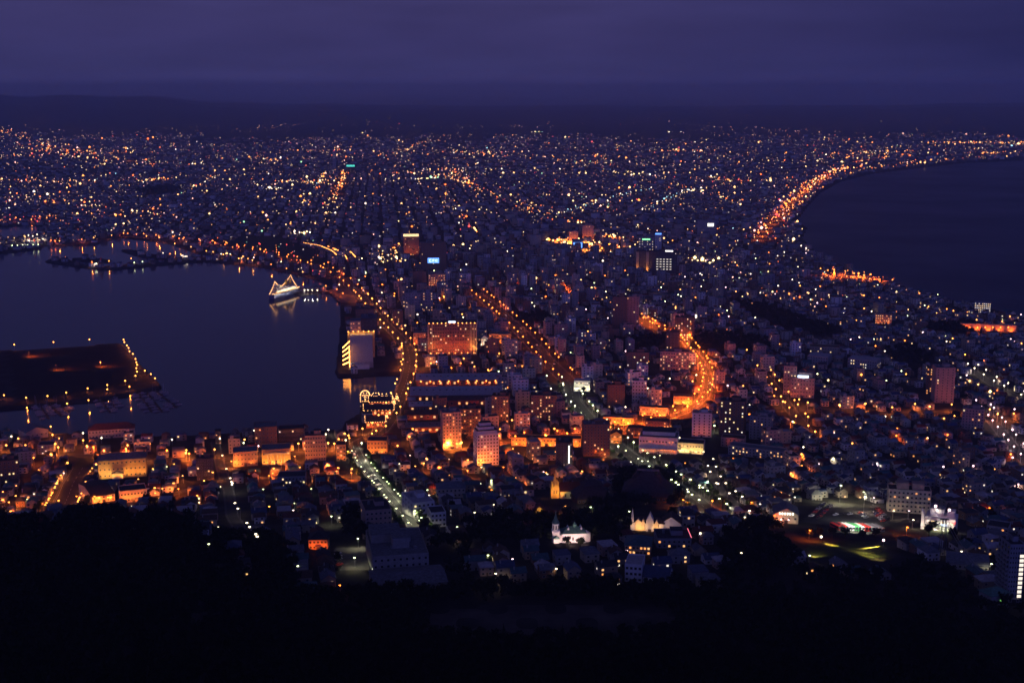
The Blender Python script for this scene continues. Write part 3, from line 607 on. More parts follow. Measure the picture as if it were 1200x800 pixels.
def hall_roofs(px, py, wpx, dep, hh, rh, label, roof, n, flood=None, rot=0, group=None, lm=None, lamps=0, name='warehouse', wall='brick', cat='warehouse'):
    """row of gabled bays under one long roof line"""
    g, az, s = site(px, py); w = wpx * s; th = -az + R(rot); c = g[:2] + np.array([-math.sin(th), math.cos(th)]) * dep / 2; z = g[2]
    b = MB(); b.xprism([(-dep / 2, -3), (dep / 2, -3), (dep / 2, hh), (0, hh + rh), (-dep / 2, hh)], -w / 2, w / 2, M[wall]); o = b.build(name, None, (c[0], c[1], z), th); tag(o, label, cat, group)
    part('roof', MB().gable(w, dep, hh, rh, M[roof], .8, .3), o)
    for i in range(n):
        x = (i + .5) / n * w - w / 2; part('skylight', MB().box(x, -dep * .22, hh + rh * .56 + .25, w / n * .3, 1.6, .5, M['glass'], 0), o)
        key = ('w_org', 'w_warm', 'dark')[int(rng.integers(3))]; window(o, key, x, -dep / 2 - .004, hh * .5, 0, min(2.6, w / n * .6), hh * .4)
    part('loading_door', MB().box(0, -dep / 2 - .08, 0, 3.2, .12, 3.2, M['wood']), o)
    for i in range(lamps):
        x = (i + .5) / lamps * w - w / 2; l = MB(); l.tube((x, -dep / 2, hh - .6), (x, -dep / 2 - 1.4, hh - .6), .08, M['steel'], 5).bulb(x, -dep / 2 - 1.5, hh - 1.0, .62, E['sodium']); part('wall_lamp', l, o)
        spot(o, (x, -dep / 2 - 1.5, hh - 1.6), (x, -dep / 2 - .6, 0), 1500, SODIUM, 155, .6)
    if flood:
        for i in range(flood[2]):
            x = ((i + .5) / flood[2] - .5) * w; spot(o, (x, -dep / 2 - 8, .6), (x, -dep / 2, hh * .6), flood[1], flood[0], 130, .8)
    FOOT.append((c[0], c[1], math.hypot(w, dep) / 2, w, dep, th)); 
    if lm: LMK.append((lm, *proj(c[0], c[1], z + hh)[:2]))
    return o, w
hall_roofs(537, 452, 98, 32, 7, 4, 'long grey market hall roof farthest from the towers, lamps along its eaves', 'r_pale', 12, lamps=9, lm='long market hall', group='long market halls')
hall_roofs(535, 471, 108, 40, 8, 5, 'longest grey market hall roof in the row, lamps along the eaves', 'r_pale', 14, lamps=0, lm='longest market hall')
hall_roofs(556, 476, 62, 16, 7, 3, 'short dark market hall in front of the longest grey roof', 'r_dark', 7)
hall_roofs(494, 482, 28, 14, 6, 3, 'small pale-roofed shed at the road end of the market halls', 'r_pale', 4)
hall_roofs(494, 492, 38, 16, 6, 3, 'brown two-row warehouse beside the harbour road above the orange wall', 'r_brown', 5, flood=(SODIUM, 1600, 2))
hall_roofs(500, 507, 48, 18, 6, 2.5, 'low red brick warehouse with an orange-lit wall left of the tall lit tower', 'r_grey', 6, flood=(SODIUM, 2600, 4), lm='orange-lit brick warehouse')
for i, (px, py, wp, dp, lb) in enumerate(((446, 477, 26, 16, 'red brick waterfront warehouse outlined with lights, farthest from the hillside'), (444, 487, 34, 18, 'red brick waterfront warehouse outlined with lights, second of three'), (440, 501, 22, 16, 'red brick waterfront warehouse outlined with lights, nearest the hillside'))):
    o, w = hall_roofs(px, py, wp, dp, 6, 4, lb, 'r_dark', 4, flood=(SODIUM, 3000, 3), lm=('nearest lit warehouse', None, None)[2 - i] if i == 2 else None)
    for a in (-1, 1):
        st = MB()
        for q in range(9): st.bulb((q / 8 - .5) * w, a * (dp / 2 + .9), 6.0, .42, E['string'])
        part('eave_lights', st, o)
    for a in (-1, 1):
        st = MB()
        for q in range(7):
            u = q / 6 * 2 - 1; st.bulb(a * (w / 2 + .9), u * dp / 2, 6 + 4 * (1 - abs(u)) + .5, .42, E['string'])
        part('gable_lights', st, o)
# light frames on the quay edge
def light_frame(px, py, wpx, hpx, label, profile):
    g, az, s = site(px, py); w, h = wpx * s, hpx * s; b = MB(); pts = [(u * w, v_ * h) for u, v_ in profile]
    for p, q in zip(pts[:-1], pts[1:]): b.tube((p[0], 0, p[1]), (q[0], 0, q[1]), .16, M['steel'], 5)
    o = b.build('light_sculpture', None, g, -az); tag(o, label, 'light display', 'light displays on the quay'); st = MB()
    for p, q in zip(pts[:-1], pts[1:]):
        n = max(2, int(math.hypot(q[0] - p[0], q[1] - p[1]) / 2.0))
        for i in range(n): st.bulb(p[0] + (q[0] - p[0]) * i / n, -.3, p[1] + (q[1] - p[1]) * i / n, .55, E['string'])
    part('string_lights', st, o); spot(o, (0, -6, 1), (0, 0, h * .5), 1500, (1, .45, .15), 120, .8); return o
arch = [(-.5, 0)] + [(-.5 * math.cos(t), .55 + .45 * math.sin(t)) for t in np.linspace(0, math.pi, 9)] + [(.5, 0), (-.5, 0), (-.5, .55), (.5, .55), (.2, .97), (0, 0), (-.2, .97)]
light_frame(428, 470, 11, 13, 'domed frame of string lights on the quay, leftmost of the waterfront light displays', arch)
light_frame(440, 470, 9, 10, 'square arch of string lights on the quay beside the domed light frame', [(-.5, 0), (-.5, .7), (-.25, 1), (.4, 1), (.5, .8), (.5, 0), (.2, 0), (.2, .6), (-.2, .6), (-.2, 0)])
for i, px in enumerate((448, 453, 459, 465)):
    light_frame(px, 470, 5, 9, f'{("first", "second", "third", "fourth")[i]} light-wrapped tree frame from the quay arch towards the harbour road', [(-.5, .1), (0, 1), (.5, .1), (-.3, .4), (.3, .5), (-.15, .7), (0, 0)])
for k_ in range(7):
    px, py = 462 - k_ * 2.2, 473 + k_ * 4.2; light_frame(px, py, 3, 6, f'{("first", "second", "third", "fourth", "fifth", "sixth", "seventh")[k_]} light-wrapped tree along the harbour road, counted from the quay displays', [(-.5, .1), (0, 1), (.5, .1), (-.3, .4), (.3, .5), (0, 0)])

# conference hall with the sloped roof and glowing tiers
g, az, s = site(424, 431); w = 27 * s; th = -az
b = MB(); b.xprism([(0, -3), (62, -3), (62, 30), (3, 7), (0, 7)], -w / 2, w / 2, M['concrete']); o = b.build('conference_hall', None, g, th); tag(o, 'waterside hall with a steep grey sloping roof and five glowing tiers on its flank', 'hall'); LMK.append(('hall with glowing tiers', 424, 415))
part('roof', MB().add([(-w / 2, 2.9, 7.25), (w / 2, 2.9, 7.25), (w / 2, 62.3, 30.4), (-w / 2, 62.3, 30.4), (-w / 2, 2.9, 6.99), (w / 2, 2.9, 6.99), (w / 2, 62.3, 30.1), (-w / 2, 62.3, 30.1)], [(0, 1, 2, 3), (7, 6, 5, 4), (0, 4, 5, 1), (1, 5, 6, 2), (2, 6, 7, 3), (3, 7, 4, 0)], M['r_pale']), o)
for i in range(5):
    z0 = 2.5 + i * 4.6; part('glowing_tier', MB().add([(-w / 2 - 9, 6 + i * 3, z0), (-w / 2 - .1, 2 + i * 9, z0 + 4.4), (-w / 2 - .1, 2 + i * 9, z0 + 6.0), (-w / 2 - 9, 6 + i * 3, z0 + 1.5), (-w / 2 - 9, 6.4 + i * 3, z0), (-w / 2 - .1, 2.4 + i * 9, z0 + 4.4), (-w / 2 - .1, 2.4 + i * 9, z0 + 6), (-w / 2 - 9, 6.4 + i * 3, z0 + 1.5)],
         [(0, 1, 2, 3), (7, 6, 5, 4), (0, 4, 5, 1), (2, 6, 7, 3), (3, 7, 4, 0), (1, 5, 6, 2)], E['sodium']), o)
part('flank_strip_light', MB().box(-w / 2 - .6, .6, 1, .8, .8, 24, E['sodium']), o)
part('ridge_parapet', MB().box(0, 63.4, -3, w + 6, 2, 36, M['yellow']), o)
for i in range(6): spot(o, ((i / 5 - .5) * w, 58, 31.5), ((i / 5 - .5) * w, 62.4, 32.2), 700, (1, .5, .1), 150, .6); part('ridge_lamp', MB().bulb((i / 5 - .5) * (w + 4), 62, 33.6, .6, E['sodium']), o)
part('front_wing', MB().box(-2, -4, -2, w * .8, 7, 6.5, M['white']), o); FOOT.append((g[0], g[1] + 30, 44, 40, 70, th)); spot(o, (-w / 2 - 3, -8, 3), (-6, 0, 3), 2500, WHT, 120)
block('waterside_block', 'grey lit waterside block with orange lamps on its roof edge behind the tiered hall', 'building', 418, 396, 15, 19, 22, 0, 'concrete', 'r_blue', 4, 5, 0, .5, 'org', flood=('s', 4000, 2), pent=0)
block('waterside_block', 'dark flat-roofed block with one lamp row, right of the grey lit waterside block', 'building', 433, 400, 19, 26, 40, 0, 'darkwall', 'r_blue', 5, 4, 0, .08)
block('waterside_block', 'plain brown windowless block beyond the tiered hall', 'building', 428, 376, 22, 13, 30, 0, 'brown', 'r_dark', 3, 5, 0, .05)
# ferry museum ship with its string lights
pa, pb = Pz(316, 351), Pz(349, 341.5); ln = float(np.hypot(*(pb - pa)[:2])); ang = math.atan2(pb[1] - pa[1], pb[0] - pa[0]); mid = (pa + pb) / 2; k = ln / 132
b = MB(); pl = [(-66, 0), (-58, -7), (-40, -9), (50, -9), (62, -8), (64, 0), (62, 8), (50, 9), (-40, 9), (-58, 7)]; b.prism([(x * k, y * k) for x, y in pl], -1.5, 6.5, M['hullb'])
b.prism([(x * k * 1.01, y * k * 1.02) for x, y in pl], 6.504, 8.2, M['hullw']); ship = b.build('ferry', None, (mid[0], mid[1], 0), ang); tag(ship, 'old white and blue ferry moored at the pier, outlined by strings of lights', 'ship'); LMK.append(('lit museum ferry', 334, 340))
part('superstructure', MB().box(-2, 0, 8.21, 100 * k, 15 * k, 5.5, M['hullw']).box(-4, 0, 13.72, 84 * k, 13 * k, 3.2, M['hullw']), ship); part('bridge', MB().box(-34 * k, 0, 16.93, 14 * k, 13 * k, 4, M['hullw']).box(-34 * k, 0, 20.94, 15 * k, 14 * k, .3, M['r_pale']), ship)
for x in (12, 30): part('funnel', MB().lathe([(2.6, 16.93), (2.5, 24), (2.2, 25)], x * k, 0, M['yellowp'], 10), ship)
for x, hh in ((-40, 27), (34, 31)): part('mast', MB().tube((x * k, 0, 16.9), (x * k, 0, hh), .5, M['white'], 6, .2).tube((x * k - 0, -4, hh * .8), (x * k, 4, hh * .8), .2, M['white'], 5), ship)
st = MB(); line = [(-66, 9), (-40, 27), (-10, 17), (34, 31), (64, 9)]
for (x0, z0), (x1, z1) in zip(line[:-1], line[1:]):
    st.tube((x0 * k, 0, z0), (x1 * k, 0, z1), .08, M['steel'], 4)
    n = 16
    for i in range(n): u = i / n; st.bulb((x0 + (x1 - x0) * u) * k, 0, z0 + (z1 - z0) * u - 2 * math.sin(u * math.pi), .6, E['string'])
part('rigging_lights', st, ship); st = MB()
for i in range(34): st.bulb((-64 + i * 3.8) * k, -9.2 * k if abs(-64 + i * 3.8) < 55 else -7 * k, 8.9, .55, E['string'])
part('deck_lights', st, ship)
for i in range(18): window(ship, 'w_wht' if i % 3 else 'w_yel', (-44 + i * 5) * k, -7.55 * k, 10.8, 0, 3.4, 2.6)
for i in range(4): spot(ship, ((-45 + i * 28) * k, -16, 3), ((-45 + i * 28) * k, -6, 12), 16000, WHT, 130, .8)
# pier the ship lies at
pg = [Pz(*q, 1.6)[:2] for q in ((350, 345), (384, 342), (392, 337), (372, 333), (346, 341))]; ctr = np.mean(pg, 0)
kind(MB().prism([tuple(p - ctr) for p in pg], -3, 1.8, M['concrete']).build('pier', None, (ctr[0], ctr[1], 0)), 'structure')
for px in (357, 361, 366, 372): lamp_at(px, 344, 'wht', 1500, 'the ferry pier', 6)
for i, (px, py) in enumerate(((383, 343), (396, 347), (403, 352))):
    q = P(px, py); spot(None, (q[0], q[1], q[2] + 9), (q[0] + 14, q[1] - 4, q[2]), 16000, DEEP, 125, .5); lamp_at(px - 1, py - 2, 'deep', 1200, 'the pier apron', 9)
for i, (px, py) in enumerate(((34, 418), (66, 434), (118, 430))):
    q = P(px, py); m_ = MB(); m_.tube((0, 0, -.5), (0, 0, 7), .12, M['metal'], 6).box(0, -.3, 6.8, 1.2, .8, .3, M['steel']); fl = m_.build('floodlight_mast', None, q); tag(fl, ('orange ground floodlight in the island field, nearest the bay entrance', 'orange ground floodlight in the middle of the island field', 'orange ground floodlight in the island field, nearest the marina tip')[i], 'floodlight', 'floodlights on the island field')
    part('lamp_head', MB().box(0, -.3, 6.72, 1.0, .6, .07, E['deep']), fl); spot(fl, (0, -.4, 6.4), (2, 3, 0), 30000, DEEP, 150, .5)

# --- town towers and blocks
SHAPES = [
 ('apartment_tower', 'tall pale apartment tower with orange-lit foot, in front of a brown slab', 'apartment block', 530, 526, 22, 42, 17, 8, 'pink', 'r_grey', 11, 6, 3, .16, 'org', False, 1, 'flat', 0, ('s', 14000, 3), 'orange-footed tower'),
 ('apartment_block', 'brown balconied apartment slab behind the orange-footed tower', 'apartment block', 550, 514, 27, 34, 14, 0, 'brown', 'r_dark', 9, 8, 0, .20, 'org', True, 1, 'flat', 0, ('s', 4000, 2), 'brown balconied slab'),
 ('apartment_tower', 'white stepped apartment tower with black roof terraces and pink glow at its base', 'apartment block', 572, 545, 26, 36, 15, 14, 'white', 'r_dark', 9, 7, 3, .10, 'wht', False, 1, 'flat', 0, ('d', 5000, 2), 'white stepped tower'),
 ('apartment_tower', 'brown round-cornered apartment tower at the right end of the market halls', 'apartment block', 586, 495, 20, 30, 16, -6, 'brown', 'r_brown', 9, 6, 2, .22, 'warm', False, 1, 'flat', 0, ('s', 2200, 1), 'brown tower at market end'),
 ('apartment_block', 'apartment block with many lit windows left of the twin lamp rows', 'apartment block', 637, 493, 30, 29, 15, 0, 'brown', 'r_dark', 9, 9, 0, .26, 'warm', False, 1, 'flat', 0, None, 'many-windowed block'),
 ('apartment_tower', 'dark tower with a vertical white light strip beyond the orange church spire', 'apartment block', 661, 553, 20, 34, 15, 0, 'darkwall', 'r_dark', 10, 5, 0, .04, 'dim', False, 1, 'flat', 0, None, 'tower with light strip'),
 ('apartment_tower', 'pair-fronted dark brown tower beside the start of the bright curved avenue', 'apartment block', 699, 534, 31, 36, 17, 6, 'brown', 'r_grey', 10, 8, 3, .07, 'warm', False, 2, 'flat', 0, ('d', 1800, 1), 'dark brown tower'),
 ('apartment_tower', 'left one of the two tall mauve twin towers behind the park', 'apartment block', 726, 385, 17, 36, 16, 0, 'brown', 'r_dark', 14, 5, 0, .05, 'warm', False, 1, 'flat', 0, None, 'twin towers'),
 ('apartment_tower', 'right one of the two tall mauve twin towers behind the park, paler', 'apartment block', 741, 383, 15, 34, 16, 0, 'pink', 'r_grey', 13, 4, 0, .05, 'warm', False, 1, 'flat', 0, None, None),
 ('apartment_tower', 'dark tower with a column of lit windows at the top of the curved avenue', 'apartment block', 802, 399, 23, 26, 16, 0, 'darkwall', 'r_dark', 10, 7, 0, .20, 'yel', False, 1, 'flat', 0, None, 'tower above curved avenue'),
 ('apartment_block', 'dark stair-topped block just left of the curved avenue head', 'apartment block', 788, 412, 16, 22, 14, 0, 'darkwall', 'r_dark', 7, 4, 0, .05, 'warm', False, 1, 'flat', 0, None, None),
 ('apartment_block', 'long slab with evenly lit windows beside the curved orange avenue', 'apartment block', 790, 434, 34, 21, 14, 0, 'pink', 'r_dark', 6, 11, 0, .30, 'warm', False, 1, 'flat', 0, None, 'evenly lit slab'),
 ('apartment_block', 'brown block with scattered warm windows under the dark park', 'apartment block', 747, 436, 26, 22, 15, 0, 'brown', 'r_dark', 7, 7, 0, .28, 'yel', False, 1, 'flat', 0, None, None),
 ('apartment_block', 'small brown block with striped balconies beside the green boulevard', 'apartment block', 722, 478, 20, 26, 14, 6, 'brown', 'r_brown', 8, 5, 2, .05, 'warm', True, 1, 'flat', 0, None, 'striped brown block'),
 ('office_building', 'white flat-topped office with one lit ground floor near the green boulevard', 'office', 749, 471, 17, 24, 14, 0, 'white', 'r_grey', 6, 5, 0, .10, 'wht', False, 1, 'flat', 0, None, None),
 ('office_building', 'low building glaring green-white at the boulevard crossing', 'office', 682, 459, 19, 12, 12, 0, 'white', 'r_pale', 3, 8, 0, .55, 'wht', False, 0, 'flat', 0, ('m', 3500, 3), 'green-white lit building'),
 ('apartment_tower', 'dark tower with three bright columns of lit balconies below the curved avenue', 'apartment block', 857, 511, 29, 40, 17, -6, 'brown', 'r_dark', 11, 6, 2, .26, 'yel', True, 1, 'flat', 0, None, 'tower of lit balconies'),
 ('apartment_tower', 'white windowless-sided tower with a pink-lit foot beside the curved avenue', 'apartment block', 822, 512, 23, 27, 15, 0, 'white', 'r_grey', 8, 4, 0, .05, 'warm', False, 2, 'flat', 0, ('d', 2600, 2), 'white tower by avenue'),
 ('apartment_block', 'grey terraced apartment block right of the lit-balcony tower', 'apartment block', 890, 515, 25, 26, 16, -8, 'grey', 'r_grey', 8, 6, 2, .12, 'warm', True, 2, 'flat', 0, None, 'grey terraced block'),
 ('apartment_tower', 'tallest pale pink tower standing alone on the right side of the isthmus', 'apartment block', 1106, 472, 22, 40, 18, 14, 'pink', 'r_grey', 13, 4, 0, .03, 'warm', False, 1, 'flat', 0, ('d', 1200, 1), 'tall pink tower'),
 ('apartment_tower', 'dark tower with a lit stair edge right behind the tall pink tower', 'apartment block', 1090, 462, 11, 30, 16, 0, 'brown', 'r_dark', 11, 3, 0, .35, 'org', False, 1, 'flat', 0, None, None),
 ('apartment_block', 'pale mid-rise block at the end of the eastern shop street', 'apartment block', 1139, 506, 24, 26, 14, 0, 'pink', 'r_grey', 8, 7, 0, .12, 'warm', False, 1, 'flat', 0, None, 'pale mid-rise block'),
 ('apartment_tower', 'nearest tower on the right with one column of glowing white windows', 'apartment block', 1188, 706, 18, 68, 15, 24, 'grey', 'r_dark', 12, 6, 4, .0, 'wht', False, 1, 'flat', 0, None, 'tower with window column'),
 ('apartment_block', 'wide cream slab with balconies and two rooftop boxes behind the coach park', 'apartment block', 1065, 601, 48, 26, 14, 6, 'cream', 'r_dark', 5, 10, 3, .10, 'warm', True, 0, 'flat', 0, ('w', 260, 2), 'wide cream slab'),
 ('hospital', 'stepped hospital block with a blue-white roof sign', 'hospital', 940, 466, 27, 22, 18, 0, 'pink', 'r_grey', 5, 8, 0, .10, 'warm', False, 0, 'flat', 0, ('d', 1500, 2), 'hospital with roof sign'),
 ('hospital', 'taller left wing of the stepped hospital', 'hospital', 925, 463, 15, 33, 18, 0, 'pink', 'r_grey', 8, 4, 0, .10, 'warm', False, 1, 'flat', 0, ('d', 1500, 1), None),
 ('school', 'long grey-roofed school wing with lit windows, nearer of two', 'school', 1010, 432, 34, 10, 22, -14, 'concrete', 'r_pale', 3, 12, 3, .35, 'yel', False, 0, 'flat', 0, None, 'lit school wings'),
 ('school', 'pale-roofed school wing left of the lit long wing', 'school', 958, 427, 24, 9, 22, -12, 'concrete', 'r_pale', 3, 8, 0, .12, 'yel', False, 0, 'flat', 0, None, None),
 ('school', 'brown low school wing behind the pale-roofed school wing', 'school', 966, 414, 34, 7, 16, 0, 'tan', 'r_brown', 2, 12, 0, .15, 'yel', False, 0, 'flat', 0, None, None),
 ('apartment_block', 'slab with a grid of bright white windows near the eastern shore', 'apartment block', 1151, 367, 18, 12, 12, 0, 'grey', 'r_grey', 5, 9, 0, .9, 'wht', False, 0, 'flat', 0, None, 'bright shoreline slab'),
 ('apartment_block', 'orange-lit corridor block on the far hill beyond the school', 'apartment block', 1035, 380, 19, 11, 12, 0, 'tan', 'r_dark', 4, 8, 0, .7, 'org', False, 0, 'flat', 0, ('s', 2600, 2), 'orange corridor block'),
 ('hotel', 'dark wide hotel with two orange-lit pillars and a panel of lit windows', 'hotel', 769, 322, 48, 26, 24, 0, 'darkwall', 'r_dark', 8, 12, 0, .02, 'yel', False, 1, 'flat', 0, None, 'hotel with orange pillars'),
 ('office_building', 'twin-slab office with a lit stair column behind the harbour road', 'office', 484, 366, 18, 22, 18, 0, 'grey', 'r_grey', 7, 5, 0, .05, 'warm', False, 1, 'flat', 0, None, None),
 ('office_building', 'office slab with a bright vertical window row beside the grand hotel', 'office', 500, 365, 15, 22, 18, 0, 'grey', 'r_grey', 7, 5, 0, .38, 'warm', False, 1, 'flat', 0, None, 'window-row office'),
 ('office_building', 'tall plain square tower on the harbour road behind the slabs', 'office', 492, 338, 16, 19, 22, 0, 'brown', 'r_dark', 8, 4, 0, .02, 'warm', False, 1, 'flat', 0, None, None),
 ('office_building', 'lit office with orange windows right of the plain square tower', 'office', 512, 338, 20, 16, 18, 0, 'tan', 'r_grey', 6, 7, 0, .5, 'org', False, 1, 'flat', 0, ('s', 4000, 2), None),
 ('office_building', 'orange-lit four-storey block touching the left side of the brown hotel', 'office', 492, 404, 15, 13, 14, 0, 'tan', 'r_grey', 4, 4, 0, .2, 'org', False, 0, 'flat', 0, ('d', 5200, 2), None),
 ('shop_building', 'yellow-lit low building right of the brown hotel', 'shop', 586, 403, 26, 11, 14, 0, 'yellow', 'r_blue', 3, 9, 0, .2, 'org', False, 0, 'flat', 0, ('s', 5000, 3), 'yellow-lit low building'),
 ('shop_building', 'white gabled glowing shop between the hotel and the yellow building', 'shop', 568, 405, 8, 9, 10, 0, 'white', 'r_pale', 2, 3, 0, .7, 'warm', False, 0, 'gy', 3, ('w', 2600, 1), None),
 ('shop_building', 'long bright orange arcade wall behind the striped lower tower', 'shop', 640, 523, 82, 9, 12, -3, 'yellow', 'r_brown', 2, 20, 0, .3, 'org', False, 0, 'flat', 0, ('s', 5000, 8), 'bright orange arcade'),
 ('shop_building', 'gabled orange-lit shop in the middle of the curved avenue frontage', 'shop', 722, 520, 13, 11, 12, 0, 'yellow', 'r_brown', 2, 4, 0, .3, 'org', False, 0, 'gy', 3, ('s', 4200, 1), None),
 ('shop_building', 'brown stepped shop building on the near side of the curved avenue', 'shop', 745, 514, 20, 12, 12, 0, 'brown', 'r_brown', 3, 5, 0, .2, 'org', False, 0, 'flat', 0, ('d', 3200, 1), None),
 ('shop_building', 'wide brown shop block facing the bend of the curved avenue', 'shop', 770, 505, 28, 11, 12, 0, 'brown', 'r_brown', 3, 8, 0, .2, 'org', False, 0, 'flat', 0, ('d', 3200, 2), None),
 ('shop_building', 'orange-lit shop front at the bend on the far side of the curved avenue', 'shop', 800, 474, 22, 9, 10, 0, 'yellow', 'r_brown', 2, 6, 0, .3, 'org', False, 0, 'flat', 0, ('s', 4200, 2), None),
 ('shop_building', 'orange-lit shop row on the far side of the curved avenue, middle of three', 'shop', 766, 487, 34, 9, 10, -6, 'tan', 'r_brown', 2, 9, 0, .3, 'org', False, 0, 'flat', 0, ('s', 4200, 3), None),
 ('shop_building', 'orange-lit shop row on the far side of the curved avenue, farthest from its bend', 'shop', 724, 498, 36, 8, 10, -6, 'yellow', 'r_grey', 2, 9, 0, .3, 'org', False, 0, 'flat', 0, ('s', 4200, 3), None),
 ('civic_hall', 'white modern civic hall with a lit ground-floor colonnade', 'civic hall', 771, 531, 45, 18, 24, -4, 'white', 'r_grey', 2, 12, 3, .40, 'org', False, 2, 'flat', 0, ('d', 2400, 4), 'white civic hall'),
 ('civic_hall', 'golden floodlit classical wing right of the white civic hall', 'civic hall', 809, 532, 30, 12, 16, -6, 'cream', 'r_dark', 2, 9, 2, .15, 'warm', False, 0, 'flat', 0, ('g', 3800, 4), 'golden classical wing'),
 ('office_building', 'reddish flat office right of the golden classical wing', 'office', 858, 524, 27, 10, 14, -8, 'pink', 'r_brown', 3, 6, 2, .08, 'warm', False, 0, 'flat', 0, ('d', 1500, 1), None),
 ('school', 'long low school with a glowing row of windows on the right slope', 'school', 885, 536, 66, 10, 14, -16, 'concrete', 'r_grey', 3, 16, 2, .32, 'warm', False, 0, 'flat', 0, None, 'school with glowing row'),
 # near hillside
 ('public_hall', 'large floodlit yellow public hall with three storeys of windows', 'public hall', 144, 560, 54, 22, 18, -4, 'yellow', 'r_grey', 3, 11, 3, .02, 'warm', False, 0, 'hip', 4, ('y', 5200, 5), 'floodlit yellow hall'),
 ('storehouse', 'black-roofed long storehouse in front of the floodlit yellow hall', 'storehouse', 122, 588, 26, 8, 42, 14, 'cream', 'r_dark', 2, 5, 0, .05, 'warm', False, 0, 'gx', 3, ('s', 3000, 2), 'black-roofed storehouse'),
 ('office_building', 'orange-lit two-storey office right of the black-roofed storehouse', 'office', 157, 588, 30, 13, 16, 4, 'cream', 'r_dark', 2, 8, 0, .05, 'warm', False, 0, 'flat', 0, ('s', 3800, 3), None),
 ('harbour_office', 'long red-roofed harbour office with dormer windows at the water edge', 'office', 131, 513, 52, 10, 14, -3, 'cream', 'r_red', 2, 14, 0, .07, 'wht', False, 0, 'hip', 5, None, 'red-roofed harbour office'),
 ('warehouse', 'pale gabled warehouse on the left inner quay', 'warehouse', 44, 514, 26, 9, 20, 20, 'concrete', 'r_grey', 1, 5, 0, .0, 'dim', False, 0, 'gy', 4, None, 'pale quay warehouse'),
 ('bank_building', 'classical stone front glowing yellow beside the waterfront street', 'bank', 324, 545, 33, 18, 20, 0, 'yellow', 'r_grey', 2, 7, 0, .3, 'warm', False, 0, 'flat', 0, ('y', 6000, 4), 'glowing classical bank'),
 ('office_building', 'beige five-storey office next to the glowing classical bank', 'office', 370, 540, 24, 29, 18, 0, 'tan', 'r_dark', 6, 8, 0, .05, 'warm', False, 1, 'flat', 0, ('s', 3500, 2), 'beige five-storey office'),
 ('office_building', 'dark unlit block at the water edge left of the beige office', 'office', 312, 524, 26, 23, 20, 0, 'brown', 'r_grey', 5, 6, 0, .02, 'warm', False, 0, 'flat', 0, None, None),
 ('office_building', 'long dark office row with tiny lit windows on the waterfront', 'office', 342, 517, 30, 14, 14, 0, 'darkwall', 'r_dark', 3, 10, 0, .12, 'yel', False, 0, 'flat', 0, None, None),
 ('office_building', 'narrow orange-lit corner building before the slope road', 'office', 400, 540, 11, 18, 14, 0, 'yellow', 'r_dark', 4, 3, 0, .1, 'org', False, 0, 'flat', 0, ('s', 4000, 1), None),
 ('office_building', 'orange-lit old office across the top of the tree-lined slope road', 'office', 442, 532, 23, 15, 16, -5, 'yellow', 'r_dark', 3, 6, 0, .05, 'org', False, 0, 'flat', 0, ('s', 5200, 2), 'orange-lit old office'),
 ('civic_hall', 'wide orange-washed building with arched ground floor near the left waterfront', 'building', 288, 546, 28, 16, 18, 0, 'tan', 'r_grey', 3, 7, 0, .08, 'org', False, 0, 'flat', 0, ('s', 3800, 2), 'orange-washed building'),
 ('apartment_tower', 'narrow dark tower on the far left waterfront', 'apartment block', 256, 520, 7, 14, 10, 0, 'darkwall', 'r_dark', 6, 2, 0, .25, 'org', False, 0, 'flat', 0, None, None),
 ('apartment_block', 'dark block with three lit windows between the yellow hall and the slope road', 'apartment block', 241, 562, 20, 24, 14, 0, 'darkwall', 'r_dark', 6, 5, 0, .18, 'warm', False, 1, 'flat', 0, None, 'dark three-window block'),
 ('apartment_block', 'brown block with a lit stairwell on the far left shore', 'apartment block', 12, 566, 22, 26, 14, 0, 'brown', 'r_dark', 6, 5, 0, .12, 'yel', False, 1, 'flat', 0, None, 'left shore block'),
 ('apartment_block', 'pale corner block on the far left shore', 'apartment block', 29, 546, 18, 16, 14, 0, 'grey', 'r_grey', 5, 4, 0, .06, 'yel', False, 1, 'flat', 0, None, None),
 ('apartment_block', 'grey block with yellow top windows near the left shore road', 'apartment block', 54, 532, 18, 10, 14, -10, 'grey', 'r_dark', 4, 5, 0, .3, 'yel', False, 0, 'flat', 0, None, None),
 ('school', 'big flat-roofed school with stepped concrete blocks below the slope road', 'school', 470, 673, 66, 22, 44, 6, 'concrete', 'r_grey', 3, 9, 4, .02, 'wht', False, 2, 'flat', 0, None, 'big concrete school'),
 ('gymnasium', 'long plain gymnasium roof in front of the concrete school', 'gymnasium', 482, 694, 86, 9, 26, 8, 'concrete', 'r_grey', 1, 8, 0, .0, 'dim', False, 0, 'gx', 2.5, None, 'gymnasium roof'),
 ('apartment_block', 'beige block with a big dark roof beside the tree-lined slope road', 'apartment block', 444, 622, 31, 24, 22, 8, 'pink', 'r_dark', 4, 6, 3, .03, 'warm', False, 1, 'flat', 0, None, 'beige dark-roofed block'),
 ('office_building', 'white two-step office on the right of the tree-lined slope road', 'office', 497, 606, 26, 17, 26, 18, 'white', 'r_pale', 3, 5, 4, .04, 'wht', False, 1, 'flat', 0, None, 'white two-step office'),
 ('office_building', 'small white block tucked behind the two-step office', 'office', 514, 617, 18, 16, 14, 10, 'white', 'r_dark', 3, 4, 2, .03, 'wht', False, 0, 'flat', 0, None, None),
 ('guest_house', 'cream guest house with a grey roof and small dark windows', 'guest house', 529, 583, 33, 11, 14, 6, 'cream', 'r_grey', 2, 7, 2, .05, 'warm', False, 0, 'hip', 3.5, None, 'cream guest house'),
